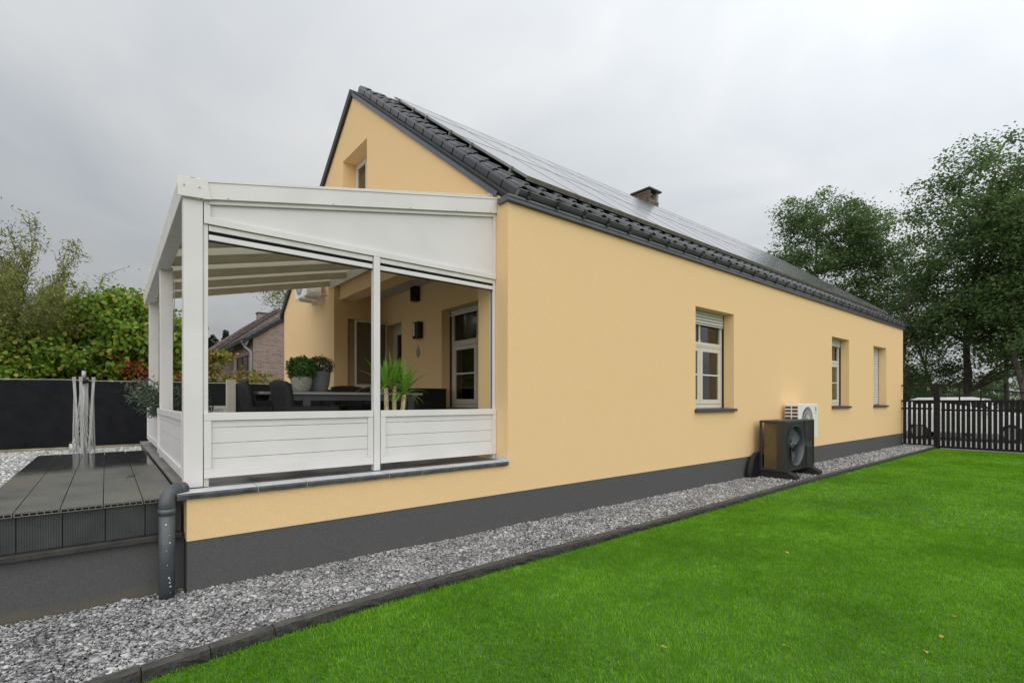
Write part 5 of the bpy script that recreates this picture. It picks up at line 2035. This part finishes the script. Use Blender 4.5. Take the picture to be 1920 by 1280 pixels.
# rotary clothes dryer, folded
dy_ = thing('rotary_dryer', 'folded grey rotary clothes dryer with hanging lines in front of black fence', 'clothes dryer', (-.33, 12.75, .27))
MB().tube([(0, 0, 0), (0, 0, 1.86)], .026, 14).build('mast', 'alu', dy_, local=True)
MB().tube([(0, 0, 1.70), (0, 0, 1.845)], .033, 14).build('sleeve', 'alu', dy_, local=True)
MB().tube([(0, 0, 1.86), (0, 0, 1.875)], .036, 14).build('cap', 'black', dy_, local=True)
MB().lathe([(.03, 1.60), (.07, 1.615), (.075, 1.68), (.03, 1.695)], (0, 0, 0), 16).build('hub', 'black', dy_, local=True)
for k in range(4):
    a = R(45 + 90 * k) + .5
    cx_, sx_ = math.cos(a), math.sin(a)
    ar = MB().hexa([(cx_ * .075 - .022, sx_ * .075 - .012, .10), (cx_ * .075 + .022, sx_ * .075 - .012, .10), (cx_ * .075 + .022, sx_ * .075 + .012, .10), (cx_ * .075 - .022, sx_ * .075 + .012, .10),
                    (cx_ * .15 - .022, sx_ * .15 - .012, 1.66), (cx_ * .15 + .022, sx_ * .15 - .012, 1.66), (cx_ * .15 + .022, sx_ * .15 + .012, 1.66), (cx_ * .15 - .022, sx_ * .15 + .012, 1.66)]).build('arm', 'alu', dy_, local=True)
    MB().box(cx_ * .15 - .028, cx_ * .15 + .028, sx_ * .15 - .02, sx_ * .15 + .02, 1.64, 1.73).build('arm_tip', 'metalgrey', ar, local=True)
    for q in range(7):
        a2 = a + R(90)
        z1_ = 1.62 - q * .14
        r1_ = .15 - .004 * q
        low = .18 + .05 * q + random.uniform(-.05, .05)
        am = a + R(45) + random.uniform(-.35, .35)
        pts = []
        for t in np.linspace(0, 1, 13):
            if t < .5:
                f_ = t / .5
                rr_ = r1_ + (.175 - r1_) * f_ ** 1.6
                aa = a + (am - a) * f_
            else:
                f_ = (1 - t) / .5
                rr_ = r1_ + (.175 - r1_) * f_ ** 1.6
                aa = a2 + (am - a2) * f_
            pts.append((math.cos(aa) * rr_, math.sin(aa) * rr_, z1_ + (low - z1_) * f_ ** .85))
        MB().tube(pts, .0045, 5, False).build('line', 'line', dy_, local=True)

gl_ = thing('garden_light', 'short grey bollard light standing in the pale gravel by the fence', 'light', (-.62, 16.2, .27))
MB().tube([(0, 0, 0), (0, 0, .22)], .075, 14).build('stem', 'alu', gl_, local=True)
MB().tube([(0, 0, .22), (0, 0, .27)], .06, 14).build('head', 'black', gl_, local=True)

tw = MB().tube([(.165, 6.38, DZ + .004), (.19, 6.43, DZ + .012), (.225, 6.44, DZ + .006), (.25, 6.47, DZ + .02)], [.003, .0045, .004, .002], 6)
tw.tube([(.20, 6.43, DZ + .011), (.215, 6.39, DZ + .008)], [.003, .0015], 5)
tag(tw.build('twig', 'twig'), 'small dark twig lying across a joint of the deck', 'twig')

# ---------------------------------------------------------------- neighbouring houses
nb = thing('brick_house', 'brown brick house with dark tiled roof beyond the black fence', 'house', (8.5, 29, -.3))
ny = 26.0
# near gable: rake rises from the low eaves to a ridge hidden behind the yellow house
rake = lambda x_: 4.28 + (x_ - 5.06) * .69
RX = 8.9
MB().prism([(5.41, -.3), (12.4, -.3), (12.4, rake(RX) - (12.4 - RX) * .69 - .02), (RX, rake(RX) - .02), (5.41, rake(5.41) - .02)], 'y', ny, ny + 4.6).build('wall', 'neighbrick', nb)
# window in the side wall, looking out over the shrubs
nwn = MB().box(5.36, 5.409, ny + 1.0, ny + 1.07, 2.2, 3.78).box(5.36, 5.409, ny + 3.53, ny + 3.60, 2.2, 3.78).box(5.36, 5.409, ny + 1.07, ny + 3.53, 3.71, 3.78).box(5.36, 5.409, ny + 1.07, ny + 3.53, 2.2, 2.27).box(5.36, 5.409, ny + 2.27, ny + 2.33, 2.27, 3.71).build('window', 'darkframe', nb)
for a_, b_2 in ((ny + 1.071, ny + 2.269), (ny + 2.331, ny + 3.529)):
    MB().box(5.385, 5.392, a_, b_2, 2.271, 3.709).build('pane', 'carglass', nwn)
rf = MB()
rf.hexa([(5.04, ny - .12, rake(5.04)), (RX, ny - .12, rake(RX)), (RX, ny + 5.4, rake(RX)), (5.04, ny + 5.4, rake(5.04)), (5.0, ny - .12, rake(5.04) + .12), (RX, ny - .12, rake(RX) + .16), (RX, ny + 5.4, rake(RX) + .16), (5.0, ny + 5.4, rake(5.04) + .12)])
nroof = rf.build('roof', 'seal', nb)
rf = MB()
rf.hexa([(RX + .001, ny - .12, rake(RX)), (12.8, ny - .12, rake(RX) - 2.69), (12.8, ny + 5.4, rake(RX) - 2.69), (RX + .001, ny + 5.4, rake(RX)), (RX + .001, ny - .12, rake(RX) + .16), (12.8, ny - .12, rake(RX) - 2.53), (12.8, ny + 5.4, rake(RX) - 2.53), (RX + .001, ny + 5.4, rake(RX) + .16)])
rf.build('rear_slope', 'oldtile', nroof)
tl = MB()
pr3 = [(0, 0), (.04, .03), (.10, .035), (.15, .008), (.25, .0), (.295, .012)]
tl.v = [(0, u, h + .03) for u, h in pr3] + [(.36, u, h) for u, h in pr3] + [(0, u, h) for u, h in pr3]
for i in range(5):
    tl.f += [(i, i + 6, i + 7, i + 1), (12 + i, i, i + 1, 13 + i)]
    tl.sm += [True, False]
    tl.mi += [0, 0]
me_nt = tl.mesh('old_tile_shape', 'oldtile')
tl2 = tl.mesh('red_tile_shape', 'redtile')


def old_tiles(parent, me, f, slope, x0, x1, y0, ncols):
    pt = math.atan(slope)
    for r_ in range(int((x1 - x0) / math.cos(pt) / .33)):
        for c in range(ncols):
            xk = x0 + r_ * .33 * math.cos(pt)
            place('roof_tile', me, parent, (xk, y0 + c * .295, f(xk) + .155), (0, -pt, 0))


old_tiles(nroof, me_nt, rake, .69, 5.0, RX, ny - .13, 18)
MB().tube([(5.0, ny - .2, rake(5.0) + .05), (5.0, ny + 5.4, rake(5.0) + .05)], .075, 10).build('gutter', 'bracket', nroof)
MB().tube([(5.02, ny + .05, 4.18), (5.10, ny + .05, 4.02), (5.30, ny + .05, 3.86), (5.33, ny + .05, 3.70), (5.33, ny + .05, .0)], .06, 10).build('downpipe', 'greypipe', nb)
MB().prism([(4.90, 4.34), (5.22, 4.34), (5.12, 4.14), (4.98, 4.14)], 'y', ny - .06, ny + .14).build('hopper', 'greypipe', nb)

nb2 = thing('far_brick_house', 'red tiled brick house standing behind the dark tiled brick house', 'house', (7.5, 35, -.3))
r2 = lambda x_: 3.90 + (x_ - 4.25) * .80
MB().prism([(4.42, -.3), (11.5, -.3), (11.5, r2(8.0) - 2.8 - .02), (8.0, r2(8.0) - .02), (4.42, r2(4.42) - .02)], 'y', 31.55, 41.9).build('wall', 'neighbrick', nb2)
m_ = MB()
m_.hexa([(4.25, 31.45, r2(4.25)), (8.0, 31.45, r2(8.0)), (8.0, 42, r2(8.0)), (4.25, 42, r2(4.25)), (4.21, 31.45, r2(4.25) + .12), (8.0, 31.45, r2(8.0) + .16), (8.0, 42, r2(8.0) + .16), (4.21, 42, r2(4.25) + .12)])
nr2 = m_.build('roof', 'redtile', nb2)
old_tiles(nr2, tl2, r2, .80, 4.21, 8.0, 31.44, 14)
MB().box(7.15, 7.66, 33.0, 33.5, 5.9, 6.82).build('chimney', 'neighbrick', nb2)
MB().box(7.10, 7.71, 32.95, 33.55, 6.82, 6.89).build('chimney_cap', 'sillstone', nb2)


# ---------------------------------------------------------------- trees and shrubs
def blob_dirs(n):
    u = rng.normal(0, 1, (n, 3))
    return u / np.linalg.norm(u, axis=1)[:, None]


def tree(name, label, base, trunk, clumps, leaf, nper, lsize, aspect, bark='bark', tr=.22, limbs=40, spread=.75, cat='tree', group=None, nv=4, bias=1.7, flat=.75, seed=None, crown='crown'):
    """trunk: list of points from the ground up (relative to base); clumps: list of (x,y,z,r) relative to base.
    Leaves gather in small sprays round many points inside every clump."""
    t = thing(name, label, cat, base, 0, group)
    m_ = MB()
    tp_ = [Vector(p) for p in trunk]
    n = len(tp_)
    m_.tube(tp_, [tr * (1 - .75 * i / (n - 1)) for i in range(n)], 12, False)
    m_.build('trunk', bark, t, local=True)
    br = MB()
    sprays = []
    for (cx_, cy_, cz_, cr_) in clumps:
        c = Vector((cx_, cy_, cz_))
        # limb from the trunk to the clump
        best = min(range(n), key=lambda i: (tp_[i] - c).length + max(0, tp_[i].z - c.z + cr_ * .3) * 2.5)
        s0 = tp_[best]
        mid = s0.lerp(c, .5) + Vector((random.gauss(0, .2), random.gauss(0, .2), random.gauss(.1, .2))) * cr_ * .4
        r0 = tr * (1 - .75 * best / (n - 1)) * .5
        br.tube([s0, mid, c], [r0, r0 * .6, r0 * .25], 6, False)
        k = max(4, int(limbs * cr_ ** 1.3))
        for _ in range(k):
            d = Vector(blob_dirs(1)[0])
            d.z *= flat
            e = c + d * cr_ * random.uniform(.35, 1.0) ** .6
            if random.random() < .45:
                br.tube([c.lerp(mid, random.uniform(0, .5)), c.lerp(e, .55) + Vector((0, 0, -.05)), e], [r0 * .22, r0 * .13, .006], 4, False)
            sprays.append((e.x, e.y, e.z))
    br.build('branches', bark, t, local=True)
    S = np.array(sprays)
    ns = len(S)
    cnt = rng.poisson(nper, ns)
    idx = np.repeat(np.arange(ns), cnt)
    C = S[idx] + rng.normal(0, 1, (len(idx), 3)) * np.array([spread, spread, spread * .55]) * .42
    V, F = leaves_np(C, bias, lsize, aspect, nv)
    raw(crown, V, F, leaf, t)
    return t


def crown_clumps(n, c, r, rc, seed, gap=.55, low=-1.0):
    """clump centres scattered through an ellipsoid, denser towards the outside, never too close"""
    rr = random.Random(seed)
    out = []
    tries = 0
    while len(out) < n and tries < 4000:
        tries += 1
        d = Vector((rr.gauss(0, 1), rr.gauss(0, 1), rr.gauss(0, 1))).normalized()
        q = rr.uniform(.15, 1.0) ** .5
        p = Vector((c[0] + d.x * r[0] * q, c[1] + d.y * r[1] * q, c[2] + d.z * r[2] * q))
        if d.z * q < low:
            continue
        rad = rc * rr.uniform(.7, 1.25)
        if any((p - Vector(o_[:3])).length < gap * (rad + o_[3]) for o_ in out):
            continue
        out.append((p.x, p.y, p.z, rad))
    return out


# oaks beyond the gate
tree('oak_tree', 'tall broad oak with dark trunk rising right behind the black gate', (30.0, 4.3, -.1),
     [(0, 0, 0), (.05, 0, 2), (-.05, .05, 4.2), (.1, -.2, 6.5), (.0, -.4, 9), (.1, -.9, 11.6)],
     crown_clumps(84, (.2, -1.2, 7.6), (3.7, 3.4, 5.3), .95, 3, .38, -.93), 'oakleaf', 50, .14, .62, tr=.17, limbs=19, spread=.62, flat=.9)
tree('oak_tree', 'rounded oak standing beyond the far end of the roof', (34.0, 12.2, -.1),
     [(0, 0, 0), (0, .1, 3), (.1, 0, 6), (0, -.3, 9.5), (0.1, -.4, 12.2)],
     crown_clumps(84, (0, -.5, 8.6), (3.6, 5.0, 5.3), .95, 8, .38, -.9), 'oakleaf', 46, .145, .62, tr=.18, limbs=19, spread=.62, flat=.9)
tree('oak_tree', 'leaning oak at the edge of the picture above the sliding gate', (27.0, 2.0, -.1),
     [(0, 0, 0), (.1, .35, 2.2), (.3, .8, 4.6), (.6, .8, 7), (.8, .8, 10.5)],
     crown_clumps(34, (.9, .1, 7.4), (2.8, 1.9, 4.2), .9, 21, .40, -.9), 'oakleaf', 48, .13, .62, tr=.10, limbs=19, spread=.60, flat=.9)
tree('young_tree', 'dark leafy young tree filling the gap between house end and oak trunk', (27.5, 6.5, -.1),
     [(0, 0, 0), (.15, -.1, 1.6), (.35, -.35, 3.4), (.4, -.5, 5.4), (.4, -.5, 7)],
     crown_clumps(22, (.2, .1, 3.6), (1.5, 1.3, 3.2), .62, 5, .45, -.98), 'darkleaf', 38, .105, .6, tr=.09, limbs=30, spread=.55)
tree('young_tree', 'slim bright green tree behind the gatepost', (31.5, 6.0, -.1),
     [(0, 0, 0), (.1, .1, 1.6), (.1, .1, 3.4), (.2, 0, 5.4)],
     crown_clumps(18, (0, 0, 2.9), (1.4, 1.5, 2.2), .6, 15, .42, -.98), 'brightleaf', 34, .105, .6, tr=.07, limbs=26, spread=.5)
tree('thin_tree', 'thin dark stemmed tree between the gatepost and the leaning oak', (36.0, 3.6, -.1),
     [(0, 0, 0), (.1, .1, 2.6), (.1, .1, 5.4), (.2, 0, 8.4)],
     crown_clumps(11, (0, 0, 6.4), (1.9, 1.9, 2.8), .8, 25, .5, -.95), 'darkleaf', 30, .13, .6, tr=.12, limbs=20, spread=.7)
tree('thin_tree', 'bent thin stemmed tree rising from the hedge behind the car', (33.5, 5.6, -.1),
     [(0, 0, 0), (-.1, .5, 2.0), (-.2, .9, 3.6), (-.1, 1.6, 6.4)],
     crown_clumps(10, (-.1, 1.2, 5.9), (1.8, 1.7, 1.9), .75, 31, .5, -.95), 'darkleaf', 30, .12, .6, tr=.11, limbs=20, spread=.7)
tree('thin_tree', 'tilted thin stemmed tree near the picture edge behind the car', (33.0, 2.0, -.1),
     [(0, 0, 0), (0, .35, 2.0), (.1, .8, 3.8), (.2, 1.1, 6.4)],
     crown_clumps(9, (.1, .9, 6.2), (1.7, 1.5, 2.0), .75, 37, .5, -.95), 'darkleaf', 28, .12, .6, tr=.11, limbs=20, spread=.7)
# hedge and undergrowth beyond the car
for i, (bx_1, by_1, hh, lf, lb) in enumerate(((36.0, 8.6, 3.6, 'darkleaf', 'dark hedge bush at the house end of the undergrowth row'), (37.0, 6.4, 3.2, 'brightleaf', 'lighter green bush in the undergrowth behind the gatepost'),
                                             (39.0, 4.2, 2.7, 'darkleaf', 'low dark bush behind the roof of the white car'), (37.5, 2.2, 2.9, 'brightleaf', 'bright bush behind the sloping gate bar'),
                                             (36.0, .6, 3.2, 'darkleaf', 'dark bush at the picture edge of the undergrowth row'))):
    tree('hedge_bush', lb, (bx_1, by_1, -.1), [(0, 0, 0), (0, 0, .7), (0, 0, 1.4)], crown_clumps(15, (0, 0, hh * .5), (1.2, 1.5, hh * .5), .6, 50 + i, .42), lf, 30, .11, .6, tr=.05, limbs=34, spread=.55, cat='bush', group='bushes beyond the car')


def far_wood(name, label, pts, leaf, size, n):
    C = []
    for (x_, y_, h_, w_) in pts:
        u = rng.normal(0, 1, (n, 3))
        z = rng.uniform(.05, 1, n) ** .8
        wd = w_ * np.sqrt(np.clip(1.02 - z, 0, 1)) * (.7 + .3 * np.sin(z * 25 + x_))
        a = rng.uniform(0, 6.28, n)
        C.append(np.stack([x_ + np.cos(a) * wd * rng.uniform(.4, 1, n), y_ + np.sin(a) * wd * rng.uniform(.4, 1, n), z * h_], 1))
    V, F = leaves_np(np.concatenate(C), .3, size, .7)
    o = raw(name, V, F, leaf)
    o['label'] = label
    return kind(o, 'stuff')


far_wood('far_wood', 'dark pine wood on the skyline beyond the brick houses', [(-22 + k * 3.2 + random.uniform(-1, 1), 118 + random.uniform(-6, 6), random.uniform(13.5, 17.5), random.uniform(3.0, 4.2)) for k in range(20)], 'pineleaf', .7, 1300)
far_wood('far_treeline', 'distant treeline seen between the trunks beyond the gate', [(110 + random.uniform(-6, 6), -30 + k * 4.2, random.uniform(4.0, 6.0), 4.0) for k in range(20)], 'darkleaf', .55, 900)

# left: corkscrew willow and mixed shrubs behind the black fence
wi = thing('willow_tree', 'loose yellow-green corkscrew willow with many bare twisting shoots', 'tree', (-2.4, 20.6, .2))
m_ = MB()
m_.tube([(0, 0, 0), (.05, 0, .8), (0, .05, 1.6)], [.22, .18, .15], 12, False)
m_.build('trunk', 'willowbark', wi, local=True)
lc = []
m_ = MB()
rw = random.Random(4)
for k in range(110):
    a = rw.uniform(0, 6.28)
    tilt = rw.uniform(.05, .95)
    ln = rw.uniform(3.8, 6.0) * (1 - .22 * tilt)
    p = Vector((rw.gauss(0, .10), rw.gauss(0, .10), rw.uniform(.8, 1.7)))
    d = Vector((math.cos(a) * tilt, math.sin(a) * tilt, 1)).normalized()
    pts = [p.copy()]
    ph = rw.uniform(0, 6.28)
    ns = 22
    side_ = d.cross(Vector((0, 0, 1))).normalized() if abs(d.z) < .99 else Vector((1, 0, 0))
    oth = d.cross(side_)
    for q in range(ns):
        wob = .16
        dd = (d + side_ * wob * 2 * math.sin(q * 1.15 + ph) + oth * wob * 2 * math.cos(q * 1.0 + ph * 1.7)).normalized()
        p = p + dd * ln / ns
        d = (d + Vector((math.cos(a), math.sin(a), 0)) * .018 * tilt).normalized()
        pts.append(p.copy())
        if q > 5:
            for _ in range(rw.choice((2, 3, 4))):
                # side twig
                if rw.random() < .45:
                    e = p + Vector((rw.gauss(0, .22), rw.gauss(0, .22), rw.gauss(.10, .2)))
                    m_.tube([p, p.lerp(e, .5) + Vector((rw.gauss(0, .03), rw.gauss(0, .03), .03)), e], [.008, .006, .003], 4, False)
                else:
                    e = p
                for _2 in range(12):
                    lc.append(e.lerp(p, rw.random()) + Vector((rw.gauss(0, .10), rw.gauss(0, .10), rw.gauss(-.02, .10))))
    m_.tube(pts, [.034 * (1 - t / (ns + 2)) ** 1.1 + .004 for t in range(ns + 1)], 5, False)
m_.build('shoots', 'willowbark', wi, local=True)
V, F = leaves_np(np.array(lc), .1, .12, .24, 4, .5)
raw('crown', V, F, 'willowleaf', wi)

SHR = dict(bark='willowbark', tr=.06, cat='shrub', nv=6, group='shrubs behind the black fence')
tree('broadleaf_shrub', 'big leaved green shrub with yellowing tips left of the pergola posts', (-0.25, 19.55, 0.2), [(0, 0, 0), (0, 0, 1.2), (.1, 0, 2.6)],
     crown_clumps(20, (0, 0, 2.35), (1.5, 1.1, 1.9), .62, 60, .42), 'shrubleaf', 28, .135, .85, limbs=42, spread=.50, bias=.35, **SHR)
tree('broadleaf_shrub', 'upright big leaved shrub reaching up behind the pergola gutter', (0.85, 19.45, 0.2), [(0, 0, 0), (0, 0, 1.6), (.1, 0, 3.9)],
     crown_clumps(22, (.0, 0, 2.8), (1.05, .9, 2.3), .55, 61, .42), 'shrubleaf', 28, .135, .85, limbs=42, spread=.45, bias=.35, **SHR)
tree('broadleaf_shrub', 'lower mixed green shrub under the willow by the fence', (-1.75, 19.15, 0.2), [(0, 0, 0), (0, 0, .9), (.1, 0, 2.0)],
     crown_clumps(20, (0, 0, 1.75), (1.5, .9, 1.35), .55, 62, .42), 'shrubleaf', 28, .115, .78, limbs=42, spread=.5, bias=.35, **SHR)
tree('dense_shrub', 'dull olive dense shrub at the picture edge below the willow', (-3.4, 19.45, 0.2), [(0, 0, 0), (0, 0, 1.0), (.1, 0, 2.2)],
     crown_clumps(22, (0, 0, 2.0), (1.5, 1.1, 1.8), .6, 63, .42), 'willowleaf', 34, .085, .4, limbs=42, spread=.55, bias=.35, **SHR)
tree('dense_shrub', 'feathery light green shrub poking out above the big leaved shrubs', (-.75, 20.6, .2), [(0, 0, 0), (0, 0, 1.6), (.1, 0, 3.6)],
     crown_clumps(12, (.15, 0, 3.2), (1.1, .8, 1.5), .55, 64, .42), 'willowleaf', 30, .09, .3, limbs=36, spread=.55, bias=.35, **SHR)
tree('red_shrub', 'rust red shrub glowing between the pergola posts', (0.95, 18.65, 0.2), [(0, 0, 0), (0, 0, .7), (.1, 0, 1.6)],
     crown_clumps(10, (0, 0, 1.75), (.62, .5, .75), .38, 65, .42), 'redleaf', 17, .12, .6, limbs=46, spread=.4, bias=.35, **SHR)
tree('yellow_shrub', 'yellow and orange autumn shrub in front of the red tiled house', (2.35, 19.15, 0.2), [(0, 0, 0), (0, 0, 1.0), (.1, 0, 2.1)],
     crown_clumps(14, (.15, 0, 1.9), (.75, .6, 1.35), .40, 66, .42), 'yellowleaf', 12, .145, .75, limbs=40, spread=.45, bias=.35, **SHR)
tree('yellow_shrub', 'sparse yellow-green shrub below the brick house window', (3.55, 19.25, 0.2), [(0, 0, 0), (0, 0, .9), (.1, 0, 1.9)],
     crown_clumps(10, (0, 0, 1.85), (.65, .5, .65), .36, 67, .42), 'yellowleaf', 8, .13, .75, limbs=36, spread=.45, bias=.35, **SHR)
tree('yellow_shrub', 'thin reddish yellow shrub against the brick gable', (4.45, 19.45, 0.2), [(0, 0, 0), (0, 0, .9), (.1, 0, 1.9)],
     crown_clumps(6, (0, 0, 1.95), (.4, .4, .55), .34, 68, .42), 'yellowleaf', 7, .13, .75, limbs=34, spread=.42, bias=.35, **SHR)
tree('birch_tree', 'thin leaved tree above the brick house roof', (13.0, 42.0, .0), [(0, 0, 0), (0, 0, 4), (.1, 0, 8), (0, .1, 12.5)],
     crown_clumps(22, (0, 0, 10.0), (4.0, 3.5, 4.2), 1.15, 69, .5), 'willowleaf', 16, .20, .4, tr=.18, limbs=24, spread=.9)

# ---------------------------------------------------------------- fallen leaves on the lawn
for (u_, v_) in ((1245, 1212), (1735, 1222), (1765, 1194), (1470, 1210), (1633, 1000), (1726, 973), (1476, 1036), (1341, 1062), (1790, 1156), (1806, 884), (1848, 899), (1390, 947), (1756, 842), (1785, 840)):
    a_ = R(YAW)
    S_, C_ = math.sin(a_), math.cos(a_)
    r_, up_ = (u_ - 960) / 931., (750 - v_) / 931.
    dX, dY = r_ * S_ + C_, -r_ * C_ + S_
    k_ = (LAWN_Z + .022 - CAM_H) / up_
    x_, y_ = dX * k_, dY * k_
    sz = random.uniform(.011, .022)
    m_ = MB()
    a = random.uniform(0, 6.28)
    ring = []
    for q in range(9):
        t = q / 9 * 6.283
        rr_ = sz * (.75 + .35 * math.cos(t * 4.0 + 1))
        ring.append((rr_ * math.cos(t) * 1.3, rr_ * math.sin(t), random.uniform(0, .010)))
    m_.add([(0, 0, .004)] + ring, [(0, 1 + q, 1 + (q + 1) % 9) for q in range(9)])
    o = m_.build('fallen_leaf', 'fallenleaf')
    o.location = (x_, y_, LAWN_Z + .024)
    o.rotation_euler = (random.uniform(-.3, .3), random.uniform(-.3, .3), a)
    tag(o, 'small dry fallen leaf lying on the green lawn', 'leaf', 'fallen leaves scattered on the lawn')
